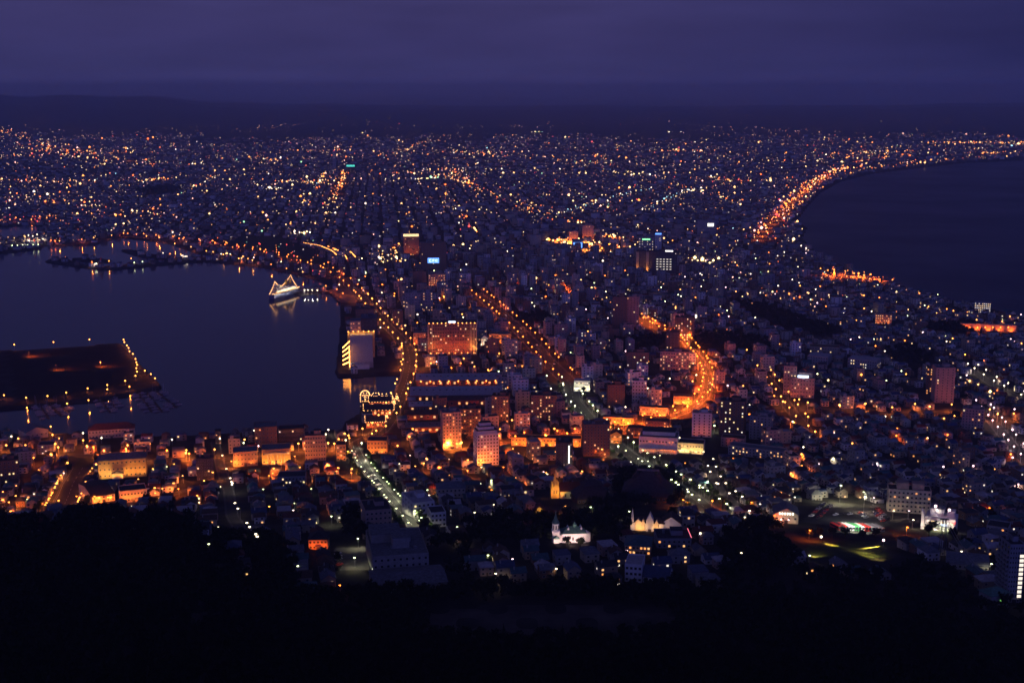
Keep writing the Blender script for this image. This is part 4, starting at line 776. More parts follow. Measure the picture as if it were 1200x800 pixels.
 ('office_building', 'four-storey office with a row of lit windows left of the slope road', 'office', 342, 571, 32, 12, 16, -4, 'grey', 'r_dark', 3, 8, 0, .32, 'yel', False, 0, 'flat', 0, None, 'lit-row office'),
 ('large_house', 'large orange-lit house above the school yard', 'house', 373, 644, 22, 12, 12, -6, 'pink', 'r_dark', 2, 5, 0, .1, 'org', False, 0, 'hip', 4, ('d', 2400, 2), 'orange-lit house'),
 ('guest_house', 'teal-roofed guest house with glowing windows below the domed church', 'guest house', 747, 650, 30, 11, 16, -4, 'tan', 'r_teal', 2, 7, 2, .5, 'org', False, 0, 'hip', 4, None, 'teal-roofed guest house'),
 ('office_building', 'pale flat-roofed block in front of the teal-roofed guest house', 'office', 742, 682, 20, 20, 16, -6, 'white', 'r_pale', 3, 4, 2, .03, 'wht', False, 0, 'flat', 0, None, None),
 ('large_house', 'bright blue-roofed house near the lower slope', 'house', 768, 684, 30, 8, 14, -10, 'white', 'r_blue', 1, 5, 0, .05, 'wht', False, 0, 'gx', 4, None, 'bright blue roof'),
 ('large_house', 'cream two-storey clapboard house right of the gabled white church', 'house', 807, 618, 14, 15, 10, 10, 'cream', 'r_dark', 2, 3, 2, .05, 'warm', False, 0, 'hip', 3, None, 'cream clapboard house'),
 ('restaurant', 'dark angular restaurant with a pink neon edge below the gabled church', 'restaurant', 790, 642, 40, 10, 18, 8, 'grey', 'r_dark', 2, 7, 2, .12, 'org', False, 1, 'flat', 0, None, 'dark angular restaurant'),
 ('temple', 'grey-roofed wide temple hall beyond the red-roofed church', 'temple', 697, 590, 42, 6, 20, 14, 'wood', 'r_dark', 1, 8, 0, .05, 'warm', False, 0, 'hip', 11, None, 'wide temple hall'),
 ('temple', 'largest dark temple roof standing among trees', 'temple', 757, 588, 58, 7, 30, -4, 'wood', 'r_dark', 1, 10, 0, .0, 'warm', False, 0, 'hip', 15, None, 'largest temple roof'),
 ('bathhouse', 'cream gabled bathhouse with a line of lit letters above the door', 'bathhouse', 921, 613, 28, 11, 16, 4, 'cream', 'r_grey', 1, 4, 0, .3, 'wht', False, 0, 'gy', 4, ('w', 500, 2), 'cream gabled bathhouse'),
 ('apartment_block', 'low grey terrace beside the nearest right-hand tower', 'apartment block', 1168, 630, 24, 12, 14, -6, 'concrete', 'r_dark', 3, 6, 0, .06, 'warm', False, 0, 'flat', 0, None, None),
 ('gymnasium', 'wide grey shed roof left of the nearest right-hand tower', 'gymnasium', 1134, 668, 46, 7, 20, 4, 'concrete', 'r_grey', 1, 8, 0, .0, 'dim', False, 0, 'gx', 3, None, 'wide grey shed'),
 ('office_building', 'tall lit-topped building near the station with a blazing white crown', 'office', 482, 300, 18, 24, 24, 0, 'brown', 'r_dark', 8, 4, 0, .3, 'org', False, 0, 'flat', 0, ('s', 12000, 2), None),
 ('office_building', 'wide mauve block carrying a blue lit sign near the station', 'office', 508, 318, 30, 32, 24, 0, 'brown', 'r_grey', 9, 7, 0, .06, 'warm', False, 1, 'flat', 0, None, 'block with blue sign'),
 ('office_building', 'blue-grey tower with a white lit sign on the far side of town', 'office', 828, 276, 22, 17, 22, 0, 'grey', 'r_grey', 6, 5, 0, .02, 'warm', False, 1, 'flat', 0, None, None),
 ('office_building', 'tower with a green sign band and white lit floors in the glowing centre', 'office', 757, 297, 18, 18, 22, 0, 'grey', 'r_grey', 6, 6, 0, .55, 'wht', False, 1, 'flat', 0, None, None),
 ('office_building', 'tower with blue roof line beside the green-banded tower', 'office', 771, 296, 8, 20, 18, 0, 'white', 'r_blue', 8, 2, 0, .3, 'wht', False, 0, 'flat', 0, None, None),
 ('hotel', 'round-topped pink tower above the orange glow of the town centre', 'hotel', 689, 283, 13, 18, 24, 0, 'pink', 'r_grey', 8, 4, 0, .1, 'warm', False, 1, 'flat', 0, ('s', 14000, 2), 'pink central tower'),
 ('office_building', 'left squat pink tower of the glowing town centre', 'office', 672, 285, 11, 13, 24, 0, 'pink', 'r_grey', 6, 3, 0, .1, 'warm', False, 1, 'flat', 0, ('s', 14000, 2), None),
 ('office_building', 'block with a blue panel sign amid the orange glow of the centre', 'office', 677, 294, 14, 12, 20, 0, 'grey', 'r_grey', 4, 4, 0, .1, 'warm', False, 0, 'flat', 0, None, None),
 ('television_tower', 'thin tall pale tower on the plain beyond the railway yards', 'tower', 392, 199, 4.2, 21, 14, 0, 'concrete', 'r_grey', 10, 1, 0, .1, 'wht', False, 0, 'flat', 0, None, None),
 ('office_building', 'distant block with a teal sign on its roof', 'office', 411, 204, 12, 8, 24, 0, 'darkwall', 'r_dark', 4, 3, 0, .1, 'warm', False, 0, 'flat', 0, None, None),
]
BLD = {}
for (name, label, cat, px, py, wp, hp, dp, rt, wall, roof, rows, cols, sc_, lit, mix, balc, pent, shape, rh, flood, lm) in SHAPES:
    BLD[label] = block(name, label, cat, px, py, wp, hp, dp, rt, wall, roof, rows, cols, sc_, lit, mix, balc, pent, shape, rh or 3, None, flood, lm)
def B(start): return next(v for k_, v in BLD.items() if k_.startswith(start))
# extra parts of the landmark blocks
o, w, d, h = B('dark tower with a vertical white'); part('light_strip', MB().box(w * .28, -d / 2 - .2, h * .06, 1.0, .3, h * .86, E['white_s']), o); spot(o, (w * .28, -d / 2 - 4, h * .4), (w * .28, -d / 2, h * .4), 250, WHT, 140)
o, w, d, h = B('white stepped apartment')
for i in range(3): part('roof_terrace', MB().box(-w * .02, d * .10 * i, h + .3 + i * 2.9, w * (.92 - .2 * i), d * (.8 - .2 * i), 2.9, M['white']).box(-w * .02, d * .10 * i, h + 3.2 + i * 2.9, w * (.94 - .2 * i), d * (.82 - .2 * i), .25, M['r_dark']), o)
o, w, d, h = B('nearest tower on the right')
for i in range(10): window(o, 'w_wht', w * .30, -d / 2 - .06, h * (.12 + .078 * i), 0, 2.6, 1.9)
for i in range(10): part('corridor_rail', MB().box(-w / 2 - .6, 0, h * (.10 + .08 * i), 1.1, d * .94, .9, M['grey']), o)
o, w, d, h = B('wide cream slab')
for x in (-w * .16, w * .20): part('rooftop_box', MB().box(x, 0, h + .24, w * .28, d * .55, 4.6, M['pink']), o)
o, w, d, h = B('stepped hospital block'); part('roof_sign', MB().box(0, -d / 2 + .5, h + 1.2, w * .46, .5, 2.6, E['bluewht']), o); part('upper_block', MB().box(w * .1, d * .2, h + .24, w * .6, d * .5, 5, M['pink']), o); spot(o, (0, -d / 2 - 5, h + 4), (0, -d / 2 + .5, h), 600, (.7, .8, 1), 140)
o, w, d, h = B('dark wide hotel')
for x in (-w * .46, -w * .22): part('lit_pillar', MB().box(x, -d / 2 - .8, 0, 5, 1.4, h, M['tan']), o); spot(o, (x, -d / 2 - 7, .8), (x, -d / 2, h * .5), 26000, (1, .36, .05), 62, .8)
for r_ in range(5):
    for c_ in range(5): window(o, 'w_wht', w * (.02 + .08 * c_), -d / 2 - .07, h * (.25 + .11 * r_), 0, 4.0, 1.3)
part('roof_sign', MB().box(w * .30, -d / 2 + .4, h + 1, 14, .5, 2.4, E['white_s']), o)
o, w, d, h = B('wide mauve block'); sg = part('lit_sign', MB().box(0, -d / 2 - .3, h * .30, 21, .5, 9.5, E['blue']), o)
for (x, z, ww, hh) in ((-7, 0, .9, 5), (-5, 2.2, 3, .9), (-5, -2, 3, .9), (-1, 0, .9, 5), (.8, 1.8, 2.6, .9), (.8, -.2, 2, .9), (4.4, 0, .9, 4.4), (6.6, -1.8, 2.6, .9), (6.6, 1, 2.6, .9)): part('sign_letter', MB().box(x, -d / 2 - .62, h * .30 + 4.7 + z - hh / 2, ww, .12, hh, E['bluewht']), sg)
o, w, d, h = B('blue-grey tower with a white'); part('lit_sign', MB().box(w * .2, -d / 2 - .3, h * .62, 14, .5, 7, E['white_s']), o)
o, w, d, h = B('tower with a green sign'); part('lit_sign', MB().box(0, -d / 2 - .3, h * .86, w * .5, .5, 2.5, E['green']), o)
o, w, d, h = B('tower with blue roof'); part('roof_sign', MB().box(0, -d / 2 + .3, h + 1, w * .9, .5, 3, E['blue']), o)
o, w, d, h = B('block with a blue panel'); part('lit_sign', MB().box(0, -d / 2 - .4, h * .3, w * .75, .5, h * .5, E['blue']), o)
o, w, d, h = B('distant block with a teal'); part('roof_sign', MB().box(0, -d / 2 + .4, h + 1, w * .8, .6, 7, E['teal']), o)
o, w, d, h = B('tall lit-topped'); part('lit_crown', MB().box(0, -d / 2 - .4, h - 3, w * 1.0, .6, 5, E['w_yel']), o)
o, w, d, h = B('thin tall pale'); part('red_beacon', MB().bulb(0, -d / 2 - 1, h + 3, 2.2, E['red']), o)
o, w, d, h = B('cream gabled bathhouse')
for i in range(6): part('sign_letter', MB().box((i - 2.5) * 1.7, -d / 2 - .2, h - .4, .9, .12, 1.5, E['white_s']), o)
for x in (-w * .2, w * .1): part('wall_lamp', MB().bulb(x, -d / 2 - .6, 2.8, .45, E['pinkw']), o)
o, w, d, h = B('dark angular restaurant'); part('neon_strip', MB().box(w / 2 + .12, 0, h + .95, .2, d * .9, .35, em('pink_neon', (1, .18, .25), 2.0)), o)
o, w, d, h = B('white modern civic')
part('colonnade', MB().box(0, -d / 2 - 1.4, 4.2, w, 2.6, .5, M['white']), o)
for i in range(9): part('column', MB().box((i + .5) / 9 * w - w / 2, -d / 2 - 2.4, -1, .7, .7, 5.2, M['white']), o); part('ceiling_lamp', MB().box((i + .5) / 9 * w - w / 2, -d / 2 - 1.2, 4.0, 1.3, .7, .19, E['sodium']), o)
part('upper_band', MB().box(0, 2, h + .9, w * .84, d * .7, 3.6, M['white']).box(0, 2, h + 4.5, w * .86, d * .73, .3, M['r_dark']), o)
o, w, d, h = B('classical stone front')
for i in range(6): part('column', MB().lathe([(.7, 0), (.55, .8), (.5, h * .7), (.7, h * .75)], (i + .5) / 6 * w * .7 - w * .35, -d / 2 - 1.2, M['cream'], 8), o)
part('entablature', MB().box(0, -d / 2 - 1.0, h * .75, w * .8, 2.0, 1.6, M['cream']), o)
o, w, d, h = B('large floodlit yellow'); part('portico', MB().box(-w * .1, -d / 2 - 1.6, -1, 9, 3.2, 6.2, M['cream']).yprism([(-w * .1 - 5, 5.2), (-w * .1 + 5, 5.2), (-w * .1, 7.6)], -d / 2 - 3.6, -d / 2, M['r_grey']), o); spot(o, (-w * .3, -d / 2 - 9, 1), (-w * .36, -d / 2, 6), 3500, (1, .9, .4), 80)
o, w, d, h = B('grey-roofed wide temple'); part('upper_roof', MB().hip(w * .55, d * .5, h + 8, 4, M['r_dark'], .8), o)
o, w, d, h = B('largest dark temple'); part('ridge', MB().box(0, 0, h + 14.6, w * .45, 1.2, 1.4, M['r_grey']), o)
for a in (-1, 1): part('gable_end', MB().yprism([(a * w * .22 - 4, h + 9), (a * w * .22 + 4, h + 9), (a * w * .22, h + 14.4)], -3, 3, M['r_dark']), o)
o, w, d, h = B('big flat-roofed school'); part('stair_block', MB().box(w * .05, -d * .1, h + .24, w * .30, d * .25, 6, M['concrete']).box(w * .05, -d * .1, h + 6.24, w * .31, d * .26, .25, M['r_grey']), o); part('upper_block', MB().box(-w * .18, d * .22, h + .24, w * .55, d * .4, 5, M['concrete']).box(-w * .18, d * .22, h + 5.24, w * .56, d * .42, .25, M['r_grey']), o); part('stair_lamp', MB().box(-w / 2 - .1, -d / 2 + 1, h * .15, .14, 1.0, 3, E['white_s']), o)
# orange glare panels: the sports field wall near the eastern shore
o, w, d, h = block('retaining_wall', 'long retaining wall washed orange by lamps near the eastern shore', 'wall', 1158, 388, 62, 7, 6, 6, 'tan', 'r_grey', pent=0, flood=('d', 10000, 5), lm='orange retaining wall')
for px, py in ((1144, 381), (1174, 383), (1183, 377)): lamp_at(px, py, 'sodium', 1500, 'the orange retaining wall', 8)
for px in range(1136, 1190, 9): lamp_at(px, 391, 'deep', 1500, 'the orange retaining wall', 9)

# ------------------------------------------------------------------ churches
def lit(parent, pts, e_, col, ang=110):
    for a, t_ in pts: spot(parent, a, t_, e_, col, ang, .8, .3)
g, az, s = site(669, 636); k = s * 44 / 23.6
b = MB(); b.box(2, 5, -4, 15, 9, 10, M['white']).box(-4.5, 5, -4, 5, 7, 9, M['white']); ch = b.build('orthodox_church', None, g, -az + R(8)); tag(ch, 'white domed church with a green-spired bell tower, floodlit among dark trees', 'church'); LMK.append(('white domed church', 669, 618)); ch.scale = (k, k, k)
part('nave_roof', MB().hip(15, 9, 6.0, 3.4, M['r_green'], .5, 2, 5), ch)
bt = part('bell_tower', MB().box(-9.2, 4, -4, 4.6, 4.6, 11.5, M['white']).lathe([(2.3, 7.5), (2.3, 12.2)], -9.2, 4, M['white'], 8, R(22.5)).box(-9.2, 4, 7.3, 5.1, 5.1, .4, M['white']), ch)
part('spire', MB().lathe([(2.7, 12.2), (1.3, 14.6), (.5, 17.4), (.1, 19)], -9.2, 4, M['r_green'], 8, R(22.5)).lathe([(.1, 18.8), (.5, 19.3), (.35, 19.9), (.05, 20.6)], -9.2, 4, M['r_green'], 8), bt)
for a in range(3): part('belfry_opening', MB().box(-9.2 + (a - 1) * 1.4, 4 - 2.28 + abs(a - 1) * .5, 8.4, .9, .12, 2.6, M['steel']), bt)
for x, y, q in ((3, 5, 1.0), (-1.2, 3, .6), (7, 3, .6), (-1.2, 7.6, .6), (7, 7.6, .6)): part('cupola', MB().lathe([(.9 * q, 8.0 if q == 1 else 6.2), (.9 * q, 9.6 if q == 1 else 7.7), (1.3 * q, 10.3 if q == 1 else 8.2), (.8 * q, 11.2 if q == 1 else 8.8), (.06, 12.4 if q == 1 else 9.6)], x, y, M['white' if q < 1 else 'r_green'], 8), ch)
gab = MB(); pts = [(6.4 + 2.6 * math.cos(t), 3.4 + 2.6 * math.sin(t)) for t in np.linspace(0, math.pi, 9)]; gab.yprism([(9, -1)] + pts + [(3.8, -1)], .1, .5, M['white']); part('arched_gable', gab, ch)
part('apse', MB().lathe([(3, -4), (3, 4.6), (.2, 6.4)], 10.3, 5.4, M['white'], 10), ch); part('porch', MB().box(-9.2, .6, -4, 3.6, 2.4, 7.2, M['white']).yprism([(-11.2, 3.2), (-7.2, 3.2), (-9.2, 4.9)], -.8, 1.8, M['r_green']), ch)
for x in (-4.9, -2.8, 6.4, 1.4): window(ch, 'dark', x, .06 if x > 5 else .47, 2.6, 0, 1.0, 2.2)
lit(ch, [((-9, -9, -1), (-9, 3, 7)), ((0, -10, -1), (0, 1, 4)), ((8, -9, -1), (8, 2, 4)), ((-2, -16, 1), (0, 5, 9))], 3800, (1, .62, .56)); lit(ch, [((4, -22, 4), (3, 4, 10))], 5000, (1, .66, .62), 40); FOOT.append((g[0], g[1] - 4, 24, 30, 14, -az))

g, az, s = site(651, 584); b = MB(); b.box(0, 3, -4, 5.0, 5.0, 12, M['yellow']).lathe([(2.6, 8), (2.5, 10)], 0, 3, M['yellow'], 8, R(22.5))
ct = b.build('catholic_church', None, g, -az + R(10)); tag(ct, 'church with a slim orange-lit spire and a long red roof', 'church'); LMK.append(('orange church spire', 651, 570)); k = s / .60; ct.scale = (k, k, k)
part('spire', MB().lathe([(2.3, 10), (1.1, 13), (.1, 17.5)], 0, 3, M['yellow'], 8, R(22.5)).tube((0, 3, 17.4), (0, 3, 18.8), .1, M['steel'], 5).box(0, 3, 18.1, .9, .12, .14, M['steel']), ct)
for x in (-2.1, 2.1):
    for y in (.9, 5.1): part('pinnacle', MB().box(x, y, 7.9, .7, .7, 2.2, M['yellow']).lathe([(.5, 10.1), (.05, 12.6)], x, y, M['yellow'], 6), ct)
for x in (-1.0, 1.0): window(ct, 'dark', x, .44, 4.6, 0, .8, 2.8)
part('nave', MB().xprism([(-1, -4), (11, -4), (11, 5.5), (5, 10), (-1, 5.5)], 3.6, 19, M['cream']), ct); part('roof', MB().gable(16, 12, 5.5, 4.6, M['r_red'], .5, .25, 11.4, 5), ct)
for x in (7, 10.5, 14, 17): window(ct, 'dark', x, -1.02, 2.4, 0, 1.1, 2.6)
lit(ct, [((-2, -8, -1), (0, 1, 9)), ((4, -6, -1), (1, 1, 8)), ((-7, 0, 0), (0, 3, 9))], 5200, (1, .42, .07)); lit(ct, [((12, -9, 0), (12, -1, 4))], 1300, (.8, 1, .4)); FOOT.append((g[0] + 6, g[1] - 6, 24, 26, 14, -az))
g, az, s = site(632, 604); lg = MB().yprism([(-3.2, -3), (3.2, -3), (3.2, 3.4), (0, 6.4), (-3.2, 3.4)], 0, 8, M['yellow']).build('chapel', None, g, -az); tag(lg, 'tiny gabled chapel front glowing yellow left of the domed church', 'chapel'); part('roof', MB().gable(6.4, 8, 3.4, 3, M['r_red'], .4, .2, 0, 4, 'y'), lg); part('door', MB().box(0, -.06, -1, 1.6, .1, 3, M['wood']), lg); lit(lg, [((0, -6, -.5), (0, 0, 3))], 1700, (1, .55, .1))

g, az, s = site(760, 622); k = s / .56; b = MB(); b.box(0, 4, -4, 20, 8, 9.5, M['white']); an = b.build('gabled_church', None, g, -az + R(-4)); an.scale = (k, k, k); tag(an, 'white church with pointed gables, a slim pinnacle and glowing orange bays', 'church'); LMK.append(('gabled white church', 760, 606))
part('roof', MB().hip(20, 8, 5.5, 3.2, M['r_brown'], .6, 0, 4), an)
part('central_gable', MB().yprism([(-1.6, -4), (3.2, -4), (3.2, 7.5), (.8, 12.6), (-1.6, 7.5)], -1.4, 3.5, M['white']), an)
part('side_pinnacle', MB().box(-10.8, 1, -4, 2.2, 2.2, 11, M['white']).lathe([(1.5, 7), (.1, 14.6)], -10.8, 1, M['white'], 4, R(45)), an)
part('cross_wing', MB().yprism([(8, -4), (21, -4), (21, 5.6), (14.5, 10), (8, 5.6)], 1.5, 14, M['white']), an); part('cross_wing_roof', MB().gable(13, 12.5, 5.6, 4.4, M['r_brown'], .4, .25, 14.5, 7.75, 'y'), an)
for x, wd in ((-6.8, 4.2), (-3.6, 2.0), (5.2, 2.4)): part('bay', MB().yprism([(x - wd / 2, -4), (x + wd / 2, -4), (x + wd / 2, 6), (x, 8.2), (x - wd / 2, 6)], -.8, 3, M['cream']), an); lit(an, [((x, -5, -1), (x, 0, 4))], 1500, (1, .5, .14))
part('door', MB().box(.8, -1.46, -1.5, 2.0, .1, 3.4, M['wood']), an); lit(an, [((-10, -8, -1), (-10.6, 1, 7)), ((1, -11, -1), (1, -1, 6)), ((12, -9, 0), (13, 2, 4))], 1100, (1, .60, .48)); FOOT.append((g[0] + 3, g[1] - 3, 26, 34, 16, -az))

# bright white amusement complex right of the coach park
g, az, s = site(1101, 622); b = MB(); b.box(0, 8, -4, 20, 14, 13, M['white']).box(-3, 9, 9.003, 9, 9, 5, M['white']).box(6, 10, 9.003, 5, 8, 3.5, M['white']); cx_ = b.build('neon_complex', None, g, -az + R(-6)); tag(cx_, 'dazzling white stepped building with coloured neon right of the coach park', 'building'); LMK.append(('dazzling white building', 1101, 610)); k = s / .58 ; cx_.scale = (k, k, k)
part('curved_fin', MB().yprism([(-12.5, -3), (-10.2, -3), (-10.2, 7), (-10.8, 11), (-12.5, 13.5)], 0, 4, M['white']), cx_); part('roof', MB().box(-3, 9, 14.003, 9.4, 9.4, .3, M['r_grey']), cx_)
for i in range(12): window(cx_, ('w_wht', 'w_warm', 'w_wht', 'w_yel')[i % 4], -8 + (i % 6) * 3.1, .96, 2.2 + 3.6 * (i // 6), 0, 2.2, 1.7)
part('blue_sign', MB().box(2.5, .85, 3.6, 4, .2, 1.6, E['bluewht']), cx_); part('red_sign', MB().box(8.5, .85, 6.2, 2.6, .2, 1.1, E['red']), cx_); part('canopy', MB().box(0, -3, 2.6, 16, 7, .4, M['white']).box(0, -3, 2.3, 12, 5, .25, E['merc']), cx_)
for x, z in ((-4, 16), (5, 14.5)): part('roof_floodlight', MB().tube((x, 4, 12), (x, 4, z), .15, M['steel'], 5).bulb(x, 4, z, .9, E['pinkw']), cx_)
lit(cx_, [((x, -9, .5), (x, 1, 6)) for x in (-9, -3, 3, 9)], 2600, (1, .85, .72)); lit(cx_, [((0, -3, 9), (0, -6, 0))], 2500, (.9, 1, .45), 150); lit(cx_, [((-4, 3, 15), (-3, 9, 9)), ((12, -2, 5), (16, 3, 2))], 1500, (1, .85, .8)); FOOT.append((g[0], g[1], 26, 26, 20, -az))
# ------------------------------------------------------------------ floodlit lawn, coaches, cars, boats, ropeway
def ordinal(n): return ('first', 'second', 'third', 'fourth', 'fifth', 'sixth', 'seventh', 'eighth', 'ninth', 'tenth', 'eleventh', 'twelfth', '13th', '14th', '15th', '16th', '17th', '18th', '19th', '20th')[n - 1] if n <= 20 else f'{n}' + ({1: 'st', 2: 'nd', 3: 'rd'}.get(n % 10, 'th') if n % 100 not in (11, 12, 13) else 'th')
for i, (px, py, tx, ty, lb) in enumerate(((962, 636, 1000, 645, 'left floodlight throwing a yellow beam along the lawn below the coach park'), (1035, 640, 992, 646, 'right floodlight throwing a yellow beam along the lawn below the coach park'))):
    q, t_ = P(px, py), P(tx, ty); m_ = MB(); m_.tube((0, 0, -.5), (0, 0, 3.9), .1, M['metal'], 6); fl = m_.build('floodlight_mast', None, q); tag(fl, lb, 'floodlight', 'floodlights on the lawn')
    part('lamp_head', MB().bulb(0, 0, 4.1, .75, E['pinkw' if i else 'wht']), fl)
    dv = t_ - q
    for f_ in (.12, .2, .29, .40): spot(fl, (0, -.3, 2.9), (dv[0] * f_, dv[1] * f_, dv[2] * f_), round(8000000 * f_ ** 3 + 24000), (1, .66, .10), 13, .6, .1)
for px, py in ((955, 652), (1012, 648), (1020, 652), (1027, 655)):
    q = P(px, py); spot(None, (q[0], q[1] - 1, q[2] + 4), (q[0], q[1] + 1, q[2]), 3500, (1, .75, .2), 130, .6)
def vehicle(name, L_, W_, H_, body, coach=False):
    b = MB()
    if coach: b.box(0, 0, .5, W_, L_, H_ - .5, M[body], 0, .96)
    else:
        b.yprism([(-W_ / 2, .3), (W_ / 2, .3), (W_ / 2, .85), (-W_ / 2, .85)], -L_ / 2, L_ / 2, M[body]); b.add([(-W_ * .45, -L_ * .22, .85), (W_ * .45, -L_ * .22, .85), (W_ * .45, L_ * .40, .85), (-W_ * .45, L_ * .40, .85), (-W_ * .38, -L_ * .08, H_), (W_ * .38, -L_ * .08, H_), (W_ * .38, L_ * .28, H_), (-W_ * .38, L_ * .28, H_)], [(4, 5, 6, 7), (0, 1, 5, 4), (1, 2, 6, 5), (2, 3, 7, 6), (3, 0, 4, 7)], M[body])
    me = b.mesh(name); g_ = MB()
    if coach:
        for sx_ in (-1, 1): g_.box(sx_ * (W_ / 2 + .005), 0, 1.6, .06, L_ * .9, 1.1, M['glass'])
        g_.box(0, -L_ / 2 - .005, 1.3, W_ * .86, .08, 1.5, M['glass'])
    else:
        for sx_ in (-1, 1): g_.add([(sx_ * W_ * .452, -L_ * .18, .92), (sx_ * W_ * .452, L_ * .34, .92), (sx_ * W_ * .395, L_ * .25, H_ - .08), (sx_ * W_ * .395, -L_ * .06, H_ - .08)], [(0, 1, 2, 3)], M['glass'])
        g_.add([(-W_ * .4, -L_ * .222, .92), (W_ * .4, -L_ * .222, .92), (W_ * .35, -L_ * .095, H_ - .06), (-W_ * .35, -L_ * .095, H_ - .06)], [(0, 1, 2, 3)], M['glass'])
    wh = MB(); wr = .5 if coach else .32; wh.tube((-.12, 0, 0), (.12, 0, 0), wr, M['rubber'], 10).tube((-.13, 0, 0), (.13, 0, 0), wr * .55, M['metal'], 8)
    return me, g_.mesh('side_windows'), wh.mesh('wheel'), [(sx_ * (W_ / 2 - .1), y * L_, wr) for sx_ in (-1, 1) for y in (-.32, .30)]
VEH = {}
def put_vehicle(name, key, dims, x, y, rot, label, cat, group, coach=False, lift=.31):
    if (name, key) not in VEH: VEH[(name, key)] = vehicle(name, *dims, key, coach)
    me, gm, wmh, wp = VEH[(name, key)]; o = link(name, me, None, (x, y, float(T(x, y)) + lift), rot); tag(o, label, cat, group); link('side_windows', gm, o)
    for p in wp: link('wheel', wmh, o, p)
    return o
# coaches side by side along the near edge of the park
cc = [('redp', 'red'), ('black', 'black'), ('redp', 'red'), ('white', 'white'), ('white', 'white'), ('greenp', 'green'), ('greenp', 'green'), ('white', 'white'), ('redp', 'red'), ('redp', 'red'), ('silver', 'silver'), ('hullw', 'white'), ('silver', 'silver'), ('hullw', 'white')]
nth = {}
for i, (kx, cn) in enumerate(cc):
    px, py = 979 + i * 3.9, 619.5 + i * .15; q = P(px, py); nth[cn] = nth.get(cn, 0) + 1
    put_vehicle('coach', kx, (9.5, 2.3, 3.1), q[0], q[1], -math.atan2(q[0], q[1]) + R(38), f'{cn} coach in the slanted row, {ordinal(nth[cn])} {cn} one from the bathhouse end', 'coach', 'coaches in the slanted row', True)
q = P(1005, 612); spot(None, (q[0], q[1] - 6, q[2] + 11), (q[0], q[1], q[2]), 16000, (1, .95, .8), 150, .6); q = P(1004, 622); spot(None, (q[0], q[1] - 3, q[2] + 9), (q[0], q[1] + 2, q[2]), 22000, (1, .95, .8), 160, .6)  # spots without masts, added to brighten the coach row
carcols = [('white', 'white'), ('silver', 'silver'), ('black', 'black'), ('redp', 'red'), ('hullb', 'dark blue')]
ci = {}
for rn, (x0, y0, x1, y1, n, where) in enumerate(((950, 606, 966, 590, 9, 'the coach park left edge'), (958, 609, 974, 592, 9, 'the coach park second row'), (1007, 601, 1016, 608, 4, 'the coach park middle'), (1022, 598, 1036, 612, 7, 'the coach park right edge'), (1027, 596, 1041, 610, 6, 'the verge beyond the coaches'), (975, 604, 1000, 603, 3, 'the open coach park tarmac'), (1138, 674, 1150, 678, 4, 'the grey shed lane'), (396, 648, 398, 664, 5, 'the school yard'), (80, 600, 92, 588, 6, 'the yellow hall forecourt'), (436, 556, 447, 574, 5, 'the slope road kerb'))):
    for i in range(n):
        u = (i + .5) / n; q = P(x0 + (x1 - x0) * u, y0 + (y1 - y0) * u); kx, cn = carcols[int(rng.integers(0, 5))]; ci[(cn, where)] = ci.get((cn, where), 0) + 1
        put_vehicle('parked_car', kx, (4.4, 1.75, 1.45), q[0], q[1], R(float(rng.choice([-55, -52, 128]))), f'{cn} car parked at {where}, {ordinal(ci[(cn, where)])} {cn} one there', 'car', 'parked cars')
# cars on the lit avenues
for rd, n, what in (('curved_avenue', 12, 'the curved orange avenue'), ('harbour_road', 14, 'the harbour road'), ('central_avenue', 10, 'the central avenue'), ('tree_lined_slope_road', 3, 'the tree-lined slope road'), ('beach_road', 0, '')):
    k, w = ROADS[rd]; dd, nn = normals(k); cnt = {}
    for i in range(n):
        j = int(len(k) * (.08 + .85 * i / max(1, n))); sd = 1 if i % 2 else -1; p = k[j] + nn[j] * sd * w * .22; kx, cn = carcols[int(rng.integers(0, 4))]; cnt[cn] = cnt.get(cn, 0) + 1
        o = put_vehicle('driving_car', kx, (4.4, 1.75, 1.45), p[0], p[1], math.atan2(-dd[j][0], dd[j][1]) + (math.pi if sd > 0 else 0), f'{cn} car on {what} with its lights on, {ordinal(cnt[cn])} {cn} one along it', 'car', 'cars on the avenues', lift=.36)
        for a in (-.6, .6): part('headlight', MB().box(a, -2.24, .62, .36, .1, .24, E['white_s']), o); part('tail_light', MB().box(a, 2.24, .66, .36, .1, .22, E['red']), o)
        spot(o, (0, -2.4, .8), (0, -14, 0), 500, (1, .9, .75), 70, .6, .1)
# marina
bm_ = MB(); bm_.prism([(0, -3.6), (.9, -2), (1.1, 1), (.9, 3.2), (-.9, 3.2), (-1.1, 1), (-.9, -2)], -.3, .85, M['hullw']); BOAT = bm_.mesh('moored_boat')
CAB = MB().box(0, .3, .86, 1.3, 2.4, .8, M['hullw'], 0, .85).mesh('cabin'); MAST = MB().tube((0, -.4, .86), (0, -.4, 8.5), .07, M['metal'], 5).tube((0, -.4, 1.9), (0, 2.8, 1.9), .06, M['metal'], 5).mesh('mast'); HATCH = MB().box(0, .3, 1.664, .9, 1.4, .12, M['glass']).mesh('hatch')
PIERS = [((46, 473), (57, 490), 'left'), ((57, 472), (72, 487), 'left-middle'), ((68, 470), (80, 484), 'middle'), ((117, 466), (129, 483), 'right-middle'), ((126, 464), (136, 479), 'right'), ((163, 461), (178, 482), 'outer'), ((172, 459), (190, 482), 'second outer'), ((182, 457), (207, 477), 'outermost')]
